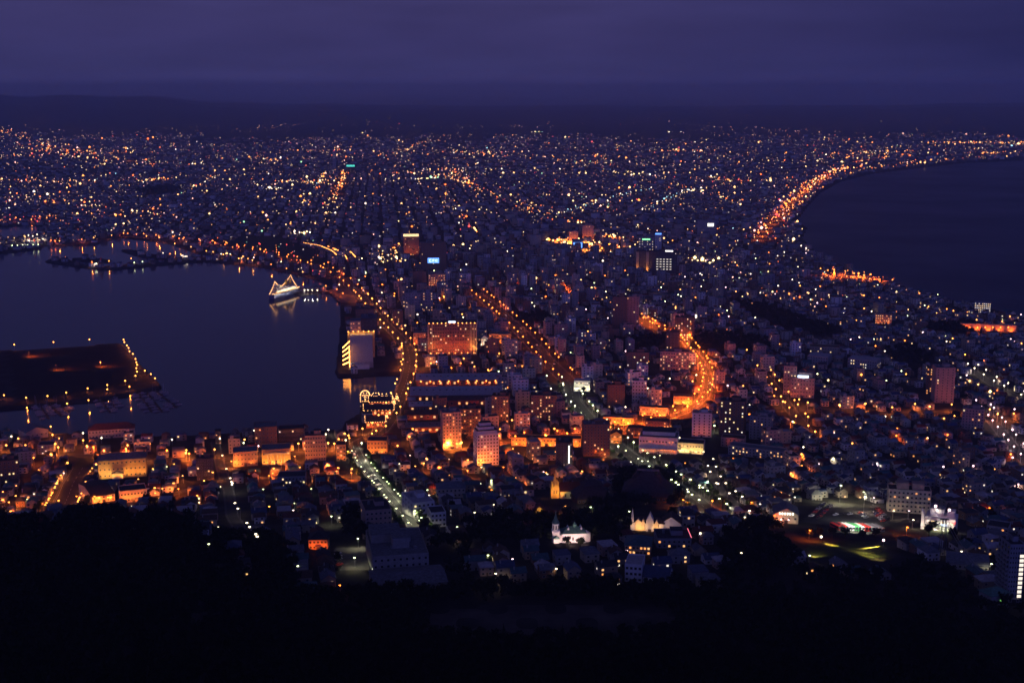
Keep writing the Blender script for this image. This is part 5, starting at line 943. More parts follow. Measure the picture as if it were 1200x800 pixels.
for (a, b_, nm) in PIERS:
    p0, p1 = Pz(*a, .6), Pz(*b_, .6); dv = (p1 - p0)[:2]; ln = float(np.hypot(*dv)); ang = math.atan2(dv[1], dv[0]); md = (p0 + p1) / 2
    pt = MB().box(0, 0, -.6, ln, 2.2, .9, M['wood']).build('pontoon', None, (md[0], md[1], .3), ang); tag(pt, f'floating marina pontoon reaching from the island quay, the {nm} one', 'pontoon', 'marina pontoons')
    for i in range(1, max(3, int(ln / 26))): part('mooring_pile', MB().tube((i * 26 - ln / 2, 1.3, -2), (i * 26 - ln / 2, 1.3, 2.4), .2, M['wood'], 6), pt)
    n = min(12, int(ln / 7.5))
    for i in range(n):
        for sd in (-1, 1):
            if rng.random() < .40: continue
            u = (i + .5) / n; c = p0[:2] + dv * u + np.array([-dv[1], dv[0]]) / ln * sd * 5.2; sc = rng.uniform(.9, 1.45)
            bo = link('moored_boat', BOAT, None, (c[0], c[1], 0), ang + (0 if sd > 0 else math.pi) + rng.normal() * .04, (sc, sc, sc)); tag(bo, f'white boat on the {"inner" if sd > 0 else "seaward"} side of the {nm} pontoon, {ordinal(i + 1)} berth from the quay', 'boat', 'boats moored at the marina')
            link('cabin', CAB, bo); 
            if rng.random() < .5: link('mast', MAST, bo)
            else: link('hatch', HATCH, bo)
# two chains of mooring buoys/piles in the inner harbour, ships by the far moles
for (px, py, wp, rot_, label, lt) in ((116, 314, 9, -8, 'small white-lit ferry moored at the outer mole', 'stringw'), (216, 305, 8, -4, 'short white-lit boat at the bend of the far mole', 'stringw'), (30, 291, 34, -2, 'dark cargo ship with a green-lit deck at the far left quay', 'merc')):
    q = Pz(px, py); s = proj(*q)[2] / FPX; ln = wp * s; b = MB(); pl = [(-.5, 0), (-.42, -.09), (.42, -.09), (.5, 0), (.42, .09), (-.42, .09)]; b.prism([(x * ln, y * ln * .9) for x, y in pl], -1, 6, M['hullb'])
    o = b.build('ship', None, (q[0], q[1], 0), -math.atan2(q[0], q[1]) + R(rot_)); tag(o, label, 'ship'); part('superstructure', MB().box(.25 * ln, 0, 6.003, ln * .2, ln * .1, 9, M['hullw']).box(-.05 * ln, 0, 6.003, ln * .3, ln * .1, 2.5, M['hullw']), o); part('funnel', MB().lathe([(1.8, 15), (1.6, 20)], .3 * ln, 0, M['redp'], 8), o)
    st = MB(); n = max(5, int(ln / 9))
    for i in range(n): st.bulb((i / (n - 1) - .5) * ln * .84, -.1 * ln, 8, 1.0, E[lt])
    part('deck_lights', st, o)
    for i in range(3): spot(o, ((i - 1) * ln * .28, -.06 * ln, 18), ((i - 1) * ln * .28, 0, 6), 5000, MERC if lt == 'merc' else WHT, 120, .7)
for px, py in ((39, 285), (44, 283), (34, 284)): lamp_at(px, py, 'wht', 12000, 'the far left quay', 16)
# ropeway
a, b_ = P(1104, 652), P(1164, 712); pts = []
ra, rb = a + (0, 0, 24), b_ + (0, 0, 14)
for i in range(25): u = i / 24; p = ra + (rb - ra) * u; p[2] -= 9 * 4 * u * (1 - u) * .6; pts.append(p)
bb = MB()
for p, q in zip(pts[:-1], pts[1:]):
    bb.tube(p - a, q - a, .10, M['metal'], 5); bb.tube(p - a + (1.6, 0, 0), q - a + (1.6, 0, 0), .10, M['metal'], 5)
tag(bb.build('ropeway_cable', None, a), 'pair of thin ropeway cables curving down over the dark trees on the right', 'cable')
t_ = MB()
for x in (-2, 2):
    for y in (-2, 2): t_.tube((x, y, -3), (x * .4, y * .4, 23), .25, M['steel'], 5)
for z in (5, 11, 17): 
    for x in (-1, 1): t_.tube((x * (2 - z * .07), -(2 - z * .07), z), (x * (2 - z * .07), (2 - z * .07), z), .12, M['steel'], 4); t_.tube((-(2 - z * .07), x * (2 - z * .07), z), ((2 - z * .07), x * (2 - z * .07), z), .12, M['steel'], 4)
t_.box(0, 0, 23, 5, 1, .6, M['steel']); tag(t_.build('ropeway_pylon', None, a), 'steel ropeway pylon at the lower end of the thin cables', 'pylon')
st = MB().box(0, 0, -5, 12, 9, 14, M['concrete']).build('ropeway_station', None, b_, .4); tag(st, 'small concrete ropeway stop with a faint green lamp among dark trees', 'ropeway station'); part('roof', MB().hip(12, 9, 9, 2.4, M['r_green'], .8), st); part('green_lamp', MB().bulb(0, -4.8, 6, .5, em('faint_green_lamp', (.3, 1, .2), .5)), st)

# ------------------------------------------------------------------ the general town
road_pts = [(k, w) for k, w in ROADS.values()]
LM_P = np.array([(x, y) for _, x, y in LMK])
def blocked(x, y, rad):
    """inside water, a road corridor, a landmark's footprint, a keep-out or a wood"""
    b = water_mask(x, y)
    for a in (0, 1, 2, 3): b |= water_mask(x + math.cos(a * 1.571) * 11, y + math.sin(a * 1.571) * 11)
    for k, w in road_pts:
        lo, hi = k.min(0) - 30, k.max(0) + 30; m = np.where((x > lo[0]) & (x < hi[0]) & (y > lo[1]) & (y < hi[1]))[0]
        if len(m):
            d2 = np.full(len(m), 1e9)
            for q in range(0, len(m), 4000):
                mm = m[q:q + 4000]; d2[q:q + 4000] = ((x[mm, None] - k[None, :, 0]) ** 2 + (y[mm, None] - k[None, :, 1]) ** 2).min(1)
            b[m] |= np.sqrt(d2) < w / 2 + 1.8 + rad[m] * .85
    for fx, fy, fr, *_ in FOOT: b |= (x - fx) ** 2 + (y - fy) ** 2 < (fr * .92 + rad) ** 2
    for g in KEEPOUT: b |= inside(g, x, y)
    return b | in_woods(x, y)
def grid(ang, cx, cy_, every, r0, r1, jit):
    """points on a rotated street grid between two distances from the summit"""
    c, q = math.cos(ang), math.sin(ang); R_ = r1 * 1.05; us = np.arange(-R_, R_, cx); n = np.arange(len(us)); us = us + (n // every) * 7.0
    vs = np.arange(-R_, R_, cy_); n = np.arange(len(vs)); vs = vs + (n // 2) * 6.0
    U, V = np.meshgrid(us, vs); U = U + rng.normal(size=U.shape) * jit; V = V + rng.normal(size=V.shape) * jit
    x = (U * c - V * q).ravel(); y = (U * q + V * c).ravel(); r = np.hypot(x, y); m = (r > r0) & (r < r1) & (np.abs(np.arctan2(x, y)) < R(24.5 if r0 > 1500 else 25.5)); return x[m], y[m]
ga = P(425, 545) - P(482, 615); ANG_A = math.atan2(ga[1], ga[0]); gc = P(605, 377) - P(665, 447); ANG_C = math.atan2(gc[1], gc[0]); gb = P(393, 232) - P(404, 203); ANG_F = math.atan2(gb[1], gb[0])
def clump(x, y, f, ph): return .5 + .25 * (np.sin(x / f + ph) * np.cos(y / f * 1.3 + ph * 2) + np.sin(x / f * .53 - y / f * .71 + ph * 3) )
R_AZ, R_MAX = np.array([R(a) for a in (-26, -21, -15, -10, -3, 5, 12, 18, 26)]), np.array([10400, 10200, 9300, 8700, 8800, 8600, 8900, 9600, 9200])
rings = [(ANG_A, 13.0, 13.5, 6, 630, 1330, 1.4), (ANG_C, 15, 14.5, 6, 1330, 2700, 1.6), (ANG_F, 22, 20, 5, 2700, 5200, 3), (ANG_F + .35, 40, 34, 4, 5200, 10800, 7)]
HS = []
for zi, (ang, cx, cy_, ev, r0, r1, jit) in enumerate(rings):
    x, y = grid(ang, cx, cy_, ev, r0, r1, jit); n = len(x); m = rng.random(n) < (.90, .86, .78, .62)[zi]; x, y = x[m], y[m]; n = len(x)
    w = rng.uniform(7.2, 11.5, n) * (1, 1, 1.35, 2.0)[zi]; d = rng.uniform(6.5, 9.5, n) * (1, 1, 1.35, 2.0)[zi]; h = rng.choice([3.4, 5.4, 5.8, 6.4], n, p=[.15, .35, .3, .2]); rh = rng.uniform(1.4, 2.8, n)
    r = np.hypot(x, y); pp = 600 + 1500 * x / y
    core = np.exp(-((pp - 640) / 230) ** 2) * np.exp(-((r - 2300) / 900) ** 2) + .35 * np.exp(-((pp - 520) / 260) ** 2) * np.exp(-((r - 1500) / 350) ** 2)
    tall = (rng.random(n) < .02 + .27 * core) & (r > 1040)
    fl = tall | (rng.random(n) < .18); h = np.where(tall, rng.uniform(9, 17, n) + 13 * core * rng.random(n), h); w = np.where(tall, w * 1.5, w); d = np.where(tall, d * 1.25, d); rh = np.where(fl, .25, rh)
    rot = ang + rng.choice([0, math.pi / 2], n) + rng.normal(size=n) * .05
    edge = np.interp(np.arctan2(x, y), R_AZ, R_MAX) * (1 + .05 * np.sin(x / 230) + .04 * np.sin(x / 91 + 2)); b = blocked(x, y, np.hypot(w, d) / 2 * .85) | (rng.random(n) < np.clip((r - edge * .80) / (edge * .26), 0, 1))
    HS.append(np.stack([x, y, w, d, h, rh, rot, fl, tall, np.full(n, zi)], 1)[~b])
HS = np.concatenate(HS)
HZ = T(HS[:, 0], HS[:, 1])
# which are seen: in frame and not behind the spur
def seen(x, y, z):
    px, py, dep = proj(x, y, z); ok = (px > -5) & (px < 1205) & (py < 806)
    for f in np.linspace(.30, .94, 26): ok &= CAM_H + (z - CAM_H) * f > T(x * f, y * f) + np.where(np.hypot(x * f, y * f) < 720, 7, 0)
    return ok
VIS = seen(HS[:, 0], HS[:, 1], HZ + HS[:, 4]); PX, PY, DEP = proj(HS[:, 0], HS[:, 1], HZ + HS[:, 4] * .5)
AREA = np.where(VIS, (HS[:, 2] + HS[:, 3]) * HS[:, 4] / DEP ** 2, 0)
isT = HS[:, 8] > 0
idx_t = np.where(isT & VIS)[0]; idx_t = idx_t[np.argsort(-AREA[idx_t])][:150]; idx_h = np.where(~isT & VIS)[0]; idx_h = idx_h[np.argsort(-AREA[idx_h])][:300]
single = np.zeros(len(HS), bool); single[idx_t] = True; single[idx_h] = True

DIRW = {0: 'right of', 1: 'beyond', 2: 'left of', 3: 'in front of'}
def place_words(kinds_px):
    """for each (px, py): nearest named landmark, side of it, and the rank of the thing on that side"""
    out = [None] * len(kinds_px); groups = {}
    for i, (x, y) in enumerate(kinds_px):
        d = np.hypot(LM_P[:, 0] - x, (LM_P[:, 1] - y) * 1.5); j = int(np.argmin(d)); dx, dy = x - LM_P[j, 0], y - LM_P[j, 1]
        s = (0 if dx > 0 else 2) if abs(dx) > abs(dy) * 1.2 else (1 if dy < 0 else 3); groups.setdefault((j, s), []).append((d[j], i))
    for (j, s), v in groups.items():
        for n, (_, i) in enumerate(sorted(v)): out[i] = f'{ordinal(n + 1)} {DIRW[s]} the {LMK[j][0]}'
    return out
WALLS = [('white', 'white'), ('cream', 'cream'), ('concrete', 'grey'), ('tan', 'tan'), ('grey', 'grey'), ('brown', 'brown'), ('pink', 'pale')]
ROOFS = [('r_grey', 'grey'), ('r_dark', 'black'), ('r_blue', 'blue'), ('r_teal', 'teal'), ('r_red', 'red'), ('r_brown', 'brown'), ('r_pale', 'pale'), ('r_grey', 'grey'), ('r_dark', 'black'), ('r_brown', 'brown'), ('r_blue', 'blue')]
_hm = {}
def house_meshes(q, w, d, h, rh, hip, flat, wk, rk):
    """q: size class; cached wall and roof meshes"""
    kw, kr = ('w', q, wk), ('r', q, rk)
    if kw not in _hm:
        b = MB()
        if flat or hip: b.box(0, 0, -3.5, w, d, h + 3.5, M[wk])
        else: b.xprism([(-d / 2, -3.5), (d / 2, -3.5), (d / 2, h), (0, h + rh), (-d / 2, h)], -w / 2, w / 2, M[wk])
        _hm[kw] = b.mesh('house')
    if kr not in _hm:
        b = MB()
        if flat: b.box(0, 0, h + .003, w + .4, d + .4, .35, M[rk])
        elif hip: b.hip(w, d, h, rh, M[rk], .6)
        else: b.gable(w, d, h, rh, M[rk], .5, .2); b.box(w * .28, d * .18, h + rh * .4, .7, .7, rh * .6 + .9, M['concrete'])
        _hm[kr] = b.mesh('roof')
    return _hm[kw], _hm[kr]
DOOR = MB().box(0, -.05, 0, 1.0, .1, 2.0, M['wood']).mesh('door')
CLS = [(8.2, 7.2, 5.4, 2.0, 0, 0), (9.6, 7.6, 5.8, 2.4, 0, 0), (10.8, 8.4, 5.6, 2.6, 1, 0), (7.6, 6.8, 5.2, 2.2, 1, 0), (9.0, 8.2, 3.4, 2.2, 0, 0), (10.4, 9.0, 6.4, .3, 0, 1), (11.2, 7.4, 6.0, 1.8, 0, 0), (8.6, 8.6, 6.2, .3, 0, 1)]
pw_h = place_words([(PX[i], PY[i]) for i in idx_h])
for n_, i in enumerate(idx_h):
    x, y, w, d, h, rh, rot, fl, tl, zi = HS[i]; cand = [c for c in range(len(CLS)) if bool(CLS[c][5]) == bool(fl)]; q = cand[int(rng.integers(len(cand)))]; w, d, h, rh, hip, flat = CLS[q]
    wk, wn = WALLS[int(rng.integers(len(WALLS)))]; rk, rn = ROOFS[int(rng.integers(len(ROOFS)))]; a_, b_ = house_meshes(q, w, d, h, rh, hip, flat, wk, rk); HS[i, 2:6] = w, d, h, rh
    o = link('house', a_, None, (x, y, HZ[i]), rot); link('roof', b_, o); az = math.atan2(x, y); nl = 0; lit_house = rng.random() < .30
    fronts = sorted(((math.cos(rot + {'f': 0, 'r': math.pi / 2, 'b': math.pi, 'l': -math.pi / 2}[f_] + az), f_) for f_ in 'frbl'), reverse=True)[:2]
    for ci_, (cv, f_) in enumerate(fronts):
        if cv < .15: continue
        ln, off, ro = {'f': (w, d / 2, 0), 'b': (w, d / 2, math.pi), 'r': (d, w / 2, math.pi / 2), 'l': (d, w / 2, -math.pi / 2)}[f_]
        slots = [(u, z) for z in ((1.5, 4.0) if h > 4.5 else (1.6,)) for u in ((-.28, .24) if ci_ == 0 else (0.1,))]
        for k_, (u, z) in enumerate(slots):
            key = 'dark'
            if lit_house and rng.random() < .40: key = ('w_warm', 'w_yel', 'w_dim', 'w_org', 'w_wht')[int(rng.integers(5))]; nl += 1
            lx, ly = u * ln, -off - .004; window(o, key, lx * math.cos(ro) - ly * math.sin(ro), lx * math.sin(ro) + ly * math.cos(ro), z, ro, 1.5, 1.25)
        if ci_ == 0: lx, ly = .02 * ln, -off; link('door', DOOR, o, (lx * math.cos(ro) - ly * math.sin(ro), lx * math.sin(ro) + ly * math.cos(ro), 0), ro)
    lw = 'with a lit window' if nl == 1 else ('with lit windows' if nl else 'with dark windows')
    tag(o, f'{rn}-roofed {wn} {"flat " if flat else ""}house {lw}, {pw_h[n_]}', 'house', 'houses below the mountain')
pw_t = place_words([(PX[i], PY[i]) for i in idx_t])
for n_, i in enumerate(idx_t):
    x, y, w, d, h, rh, rot, fl, tl, zi = HS[i]; az = math.atan2(x, y); wk, wn = WALLS[int(rng.integers(len(WALLS)))]; rk, rn = (('r_grey', 'grey'), ('r_dark', 'black'), ('r_pale', 'pale'))[int(rng.integers(3))]
    o = MB().box(0, 0, -4, w, d, h + 4, M[wk]).build('small_block', None, (x, y, HZ[i]), rot); b = MB(); b.box(0, 0, h + .003, w - .4, d - .4, .2, M[rk])
    for a in (-1, 1): b.box(0, a * (d / 2 - .12), h + .003, w, .24, .7, M[wk]); b.box(a * (w / 2 - .12), 0, h + .003, .24, d - .5, .7, M[wk])
    b.build('roof', o); part('stair_head', MB().box(w * .2, d * .1, h + .21, 3.2, 3.2, 2.6, M[wk]), o); nl = 0; lf = rng.choice([.04, .12, .30], p=[.4, .4, .2])
    fronts = sorted(((math.cos(rot + {'f': 0, 'r': math.pi / 2, 'b': math.pi, 'l': -math.pi / 2}[f_] + az), f_) for f_ in 'frbl'), reverse=True)[:2]; nr = max(2, int(h / 3.1))
    for ci_, (cv, f_) in enumerate(fronts):
        if cv < .2: continue
        ln, off, ro = {'f': (w, d / 2, 0), 'b': (w, d / 2, math.pi), 'r': (d, w / 2, math.pi / 2), 'l': (d, w / 2, -math.pi / 2)}[f_]; nc = max(2, int(ln / 3.6))
        for r_ in range(nr):
            for c_ in range(nc):
                key = 'dark'
                if rng.random() < lf: key = ('w_warm', 'w_yel', 'w_dim', 'w_org', 'w_wht')[int(rng.integers(5))]; nl += 1
                lx, ly = ((c_ + .5) / nc - .5) * ln, -off - .004; window(o, key, lx * math.cos(ro) - ly * math.sin(ro), lx * math.sin(ro) + ly * math.cos(ro), (r_ + .5) * h / nr, ro, 1.7, 1.35)
    lw = 'all dark' if nl == 0 else ('with few lights' if nl < 6 else 'with many lights')
    tag(o, f'{wn} flat-topped {nr}-storey block {lw}, {pw_t[n_]}', 'building', 'small flat-topped blocks')

# the rest of the town, one mesh per distance zone; faces tinted with their own wall and roof paint
WP = np.array([(.6, .58, .55), (.5, .45, .36), (.34, .33, .32), (.38, .31, .22), (.25, .25, .26), (.2, .13, .09), (.42, .31, .26)]); RP = np.array([(.16, .17, .19), (.055, .055, .06), (.06, .09, .2), (.06, .16, .17), (.2, .05, .035), (.1, .07, .05), (.32, .33, .36), (.13, .13, .15)])
tinted('town_walls'); tinted('town_roofs', .7)
WKEYS = ['w_warm', 'w_yel', 'w_org', 'w_wht', 'w_dim']
FARE = [em('far_' + n, c, s, False) for n, c, s in (('warm', (1, .50, .17), 4.6), ('yellow', (1, .66, .27), 4.8), ('orange', (1, .27, .04), 5.4), ('white', (1, .78, .58), 5.0), ('pink', (1, .46, .36), 4.4), ('red', (1, .08, .06), 3.0), ('green', (.45, 1, .5), 2.8), ('cyan', (.45, .9, 1), 2.6), ('deep', (1, .15, .015), 5.6))]
def town(name, A, Z, litp, wsize):
    n = len(A); x, y, w, d, h, rh, rot = A[:, :7].T; c, q = np.cos(rot), np.sin(rot); fl = A[:, 7] > 0
    sx_ = np.array([-1, 1, 1, -1]); sy_ = np.array([-1, -1, 1, 1])
    def pt(lx, ly, lz): return np.stack([x[:, None] + lx * c[:, None] - ly * q[:, None], y[:, None] + lx * q[:, None] + ly * c[:, None], Z[:, None] + lz], -1)
    lo = pt(w[:, None] / 2 * sx_, d[:, None] / 2 * sy_, np.full((n, 4), -3.0)); hi = pt(w[:, None] / 2 * sx_, d[:, None] / 2 * sy_, np.repeat(h[:, None], 4, 1)); rd = pt(np.stack([-w / 2, w / 2], 1), np.zeros((n, 2)), np.repeat((h + rh)[:, None], 2, 1))
    v = np.concatenate([lo, hi, rd], 1); base = (np.arange(n) * 10)[:, None, None]
    Q = base + np.array([(0, 1, 5, 4), (1, 2, 6, 5), (2, 3, 7, 6), (3, 0, 4, 7)]); QR = base + np.array([(4, 5, 9, 8), (6, 7, 8, 9)]); TG = base + np.array([(5, 6, 9), (7, 4, 8)])
    wc = WP[rng.integers(0, len(WP), n)] * rng.uniform(.75, 1.15, (n, 1)); rc = RP[rng.integers(0, len(RP), n)] * rng.uniform(.75, 1.2, (n, 1)); rc = np.where(fl[:, None], rc * 1.1, rc)
    verts = [v.reshape(-1, 3)]; groups = [(Q.reshape(-1, 4), 0), (QR.reshape(-1, 4), 1), (TG.reshape(-1, 3), 0)]; tint = [np.repeat(wc, 4, 0), np.repeat(rc, 2, 0), np.repeat(wc, 2, 0)]
    # windows, lit and dark, on the two sides nearest the viewer
    az = np.arctan2(x, y); off = n * 10; wq = []; wm_ = []
    for f_, a_ in (('f', 0), ('r', math.pi / 2), ('b', math.pi), ('l', -math.pi / 2)):
        fc = np.cos(rot + a_ + az) > .25; L_, O_ = (w, d / 2) if f_ in 'fb' else (d, w / 2); ro = rot + a_
        for z in (1.5, 4.1, 7.0, 9.9, 12.8, 15.7, 18.6):
            for u in (-.3, .2):
                has = fc & (h > z + 1.0) & (rng.random(n) < .8); on = rng.random(n) < litp * np.where(A[:, 8] > 0, .75, 1); sel = np.where(has & (on | (A[:, 9] < 2)))[0]
                if not len(sel): continue
                lx = u * L_[sel]; ly = -O_[sel] - .05; cc_, qq = np.cos(ro[sel]), np.sin(ro[sel]); ctr = np.stack([x[sel] + lx * cc_ - ly * qq, y[sel] + lx * qq + ly * cc_, Z[sel] + z], 1); tv = np.stack([cc_, qq, 0 * cc_], 1) * wsize / 2; up = np.array([0, 0, wsize * .42])
                wq.append(np.stack([ctr - tv - up, ctr + tv - up, ctr + tv + up, ctr - tv + up], 1)); wm_.append(np.where(on[sel], 3 + rng.choice(5, len(sel), p=[.36, .26, .16, .10, .12]), 2))
    if wq:
        wq = np.concatenate(wq); wm_ = np.concatenate(wm_); verts.append(wq.reshape(-1, 3)); groups.append((off + np.arange(len(wq) * 4).reshape(-1, 4), wm_)); tint.append(np.full((len(wq), 3), .1))
    o = link(name, raw(name, np.concatenate(verts), groups, [MATS['town_walls'], MATS['town_roofs'], M['glass']] + [E[k_] for k_ in WKEYS], np.concatenate(tint))); kind(o, 'stuff'); return o
rest = ~single
for zi, (nm, lp, ws) in enumerate((('hillside_houses', .07, 1.5), ('lower_town_houses', .042, 1.8), ('isthmus_houses', .045, 2.4), ('distant_houses', .045, 3.8))):
    m = rest & (HS[:, 9] == zi); town(nm, HS[m], HZ[m], lp, ws)

# ------------------------------------------------------------------ lamps: the nearest 300 one by one, the others as stuff
# small lamps of the residential lanes
lane = HS[(HS[:, 9] < 2) & (rng.random(len(HS)) < .11)]
for x, y in lane[:, :2] + rng.normal(size=(len(lane), 2)) * 1.0 + np.array([6.6, 0.5]):
    if water_mask(np.array([x]), np.array([y]))[0]: continue
    key = ('wht', 'wht', 'merc', 'sodium', 'pinkw', 'deep')[int(rng.integers(6))]
    LAMPS.append((x, y, float(T(x, y)), key, 260, 'the lanes', 0, 0, 5.5, np.array([0., -1.])))
WASH = {'the waterfront quarter', 'the lower town', 'the hillside lanes', 'the waterfront street', 'the lower hill street', 'the curved orange avenue', 'the eastern shop street', 'the harbour road', 'the central avenue'}  # streets whose orange lamps get an extra spot to wash facades
COL = dict(sodium=(SODIUM, 'orange'), deep=(DEEP, 'deep orange'), merc=(MERC, 'greenish white'), wht=(WHT, 'warm white'), pinkw=(PINKW, 'pinkish white'))
order = sorted(range(len(LAMPS)), key=lambda i: math.hypot(LAMPS[i][0], LAMPS[i][1]))
la = np.array([LAMPS[i][:3] for i in order]); vs_ = seen(la[:, 0], la[:, 1], la[:, 2] + 8); vis_order = [order[i] for i in range(len(order)) if vs_[i]]
one_by_one = vis_order[:300]; far_l = vis_order[300:]
_pole = {}
def lamp_meshes(h, key, r):
    if ('p', h) not in _pole: _pole[('p', h)] = MB().tube((0, 0, -1), (0, 0, h), .11, M['metal'], 6, .07).tube((0, 0, h - .1), (0, -1.3, h + .35), .06, M['metal'], 5).mesh('street_lamp')
    if ('h', h, key, r) not in _pole: _pole[('h', h, key, r)] = MB().box(0, -1.45, h + .34, .5, 1.0, .16, M['steel']).bulb(0, -1.45, h + .05, r, E[key], .55).mesh('lamp_head')
    return _pole[('p', h)], _pole[('h', h, key, r)]
lp_px = [proj(LAMPS[i][0], LAMPS[i][1], LAMPS[i][2] + 6)[:2] for i in one_by_one]; pw_l = place_words(lp_px)
for n_, i in enumerate(one_by_one):
    x, y, z, key, e_, what, sd, c_, h, nr = LAMPS[i]; pm_, hm_ = lamp_meshes(h, key, .80 if h > 7 else .60); col, cn = COL[key]
    o = link('street_lamp', pm_, None, (x, y, z), math.atan2(nr[0], -nr[1])); link('lamp_head', hm_, o); spot(o, (0, -1.45, h - .45), (0, -1.45, 0), e_, col, 170, .5, .25)
    if key in ('sodium', 'deep') and what in WASH and (sd == 0 or c_ % 2): spot(o, (nr[0] * 0 + .3, -1.6, h - .5), (.3 + math.sin(-o.rotation_euler[2] * -1) * 9, -1.6 + math.cos(o.rotation_euler[2]) * 9, h + 1.5), e_ * .55, col, 150, .5, .25)  # second spot pointing away from the viewer, added to brighten facades
    if sd: lb = f'{cn} lamp on {what}, {ordinal(c_)} along its {"left" if sd > 0 else "right"} kerb'
    else: lb = f'{cn} street lamp of {what}, {pw_l[n_]}'
    tag(o, lb, 'street lamp', 'street lamps')
# the others: real poles and heads in one object, with their lights and added facade washes
octv = np.array([(1, 0, 0), (0, 1, 0), (-1, 0, 0), (0, -1, 0), (0, 0, 1), (0, 0, -1)], float); octf = np.array([(0, 1, 4), (1, 2, 4), (2, 3, 4), (3, 0, 4), (1, 0, 5), (2, 1, 5), (3, 2, 5), (0, 3, 5)])
def lamp_field(name, pos, hh, rad, mi, mats, pole=True):
    pos = np.asarray(pos, float); n = len(pos); hh = np.broadcast_to(hh, (n,)); rad = np.broadcast_to(rad, (n,)); top = pos + np.stack([0 * hh, 0 * hh, hh], 1)
    v = top[:, None, :] + octv[None] * rad[:, None, None]; f = (np.arange(n) * 6)[:, None, None] + octf[None]; mi = np.asarray(mi); verts = [v.reshape(-1, 3)]; groups = [(f.reshape(-1, 3), np.repeat(mi, 8))]
    if pole:
        pw = np.where(hh > 0, .14, .14) * (1 + rad); base = np.array([(-1, -1), (1, -1), (1, 1), (-1, 1)]); pv = np.zeros((n, 8, 3)); 
        for k_ in range(8): pv[:, k_, 0] = pos[:, 0] + base[k_ % 4, 0] * pw * .5; pv[:, k_, 1] = pos[:, 1] + base[k_ % 4, 1] * pw * .5; pv[:, k_, 2] = pos[:, 2] + (-.5 if k_ < 4 else hh - rad * .9)
        pf = n * 6 + (np.arange(n) * 8)[:, None, None] + np.array([(0, 1, 5, 4), (1, 2, 6, 5), (2, 3, 7, 6), (3, 0, 4, 7)])[None]; verts.append(pv.reshape(-1, 3)); groups.append((pf.reshape(-1, 4), len(mats)))
    o = link(name, raw(name, np.concatenate(verts), groups, mats + [M['metal']])); kind(o, 'stuff'); return o
keys = list(COL)
fl_o = lamp_field('farther_street_lamps', [LAMPS[i][:3] for i in far_l], np.array([LAMPS[i][8] for i in far_l]), np.array([.92 + .20 * max(0, math.hypot(*LAMPS[i][:2]) / 1000 - 1.4) for i in far_l]), np.array([keys.index(LAMPS[i][3]) for i in far_l]), [E[k_] for k_ in keys])
for i in far_l:
    x, y, z, key, e_, what, sd, c_, h, nr = LAMPS[i]
    if key in ('sodium', 'deep') and what in WASH and (sd == 0 or c_ % 2): spot(fl_o, (x + nr[0] * -1.2, y + nr[1] * -1.2 + .3, z + h - .5), (x, y + 9, z + h + 1.5), e_ * .55, COL[key][0], 150, .5, .25)  # added facade wash, not the lamp's own downward light
    if e_ > 600: spot(fl_o, (x + nr[0] * -1.2, y + nr[1] * -1.2, z + h - .9), (x, y, z), e_, COL[key][0], 170, .5, .25)

# ------------------------------------------------------------------ the far city's lights
pos, hh, rad, mi = [], [], [], []
def dot(x, y, h, r, m): pos.append((x, y, float(T(x, y)))); hh.append(h); rad.append(r); mi.append(m)
WARM, YEL, ORG, WHI, PNK, RED, GRN, CYN, DEP_ = range(9)
def rsz(r): return .42 + .20 * (r / 1000)
fz = HS[HS[:, 9] >= 1]; fr_ = np.hypot(fz[:, 0], fz[:, 1]); dens = np.clip(clump(fz[:, 0], fz[:, 1], 190, 1.0) * clump(fz[:, 0], fz[:, 1], 67, 4.0) * 3.4, .12, 2.2)
def on_street(x, y, ang, su, sv):
    u = x * math.cos(ang) + y * math.sin(ang); v = -x * math.sin(ang) + y * math.cos(ang)
    return (np.abs((u / su) % 1 - .5) < 11 / su) | (np.abs((v / sv) % 1 - .5) < 11 / sv)
st_ = np.where(fz[:, 9] == 1, on_street(fz[:, 0], fz[:, 1], ANG_C, 210, 290), np.where(fz[:, 9] == 2, on_street(fz[:, 0], fz[:, 1], ANG_F, 260, 420), on_street(fz[:, 0], fz[:, 1], ANG_F + .35, 420, 640)))
pk = rng.random(len(fz)) < np.where(fz[:, 9] == 1, .10, np.where(fz[:, 9] == 2, .26, .46)) * dens * np.where(st_, 4.0, .75); sel = fz[pk]; ss = st_[pk]
cm = rng.choice(9, len(sel), p=[.30, .17, .20, .08, .10, .03, .015, .01, .095])
for (x, y, w, d, *_), m_, s_ in zip(sel, cm, ss):
    r = math.hypot(x, y); a = rng.uniform(0, 6.28); x2, y2 = x + math.cos(a) * (w / 2 + 2), y + math.sin(a) * (d / 2 + 2)
    dot(x2, y2, rng.uniform(4, 9), rsz(r) * float(np.clip(rng.lognormal(-.20 if s_ else -1.0, .78), .18, 3.4)), int(m_))
HOT = [ORG, ORG, DEP_, WARM, YEL]; MIXC = [ORG, WARM, PNK, YEL, DEP_]
def line(pts, n, jit, cols, size, h=8, spread=1.0):
    k = path_px(pts, 10.0)
    for i in range(n):
        p = k[min(len(k) - 1, int((i + rng.random()) / n * len(k)))] + rng.normal(size=2) * jit; r = math.hypot(*p)
        if water_mask(p[:1], p[1:])[0]: continue
        dot(p[0], p[1], h * rng.uniform(.7, 1.4), rsz(r) * size * rng.lognormal(-.1, .45), int(rng.choice(cols)))
line([(886, 284), (905, 264), (926, 239), (946, 221), (972, 204), (990, 198)], 200, 15, [DEP_, ORG, ORG, WARM, RED, PNK], 1.2)
line([(910, 262), (930, 238), (945, 222), (965, 208)], 60, 26, HOT, 1.3); line([(975, 204), (992, 196), (988, 200)], 26, 40, HOT, 1.6)
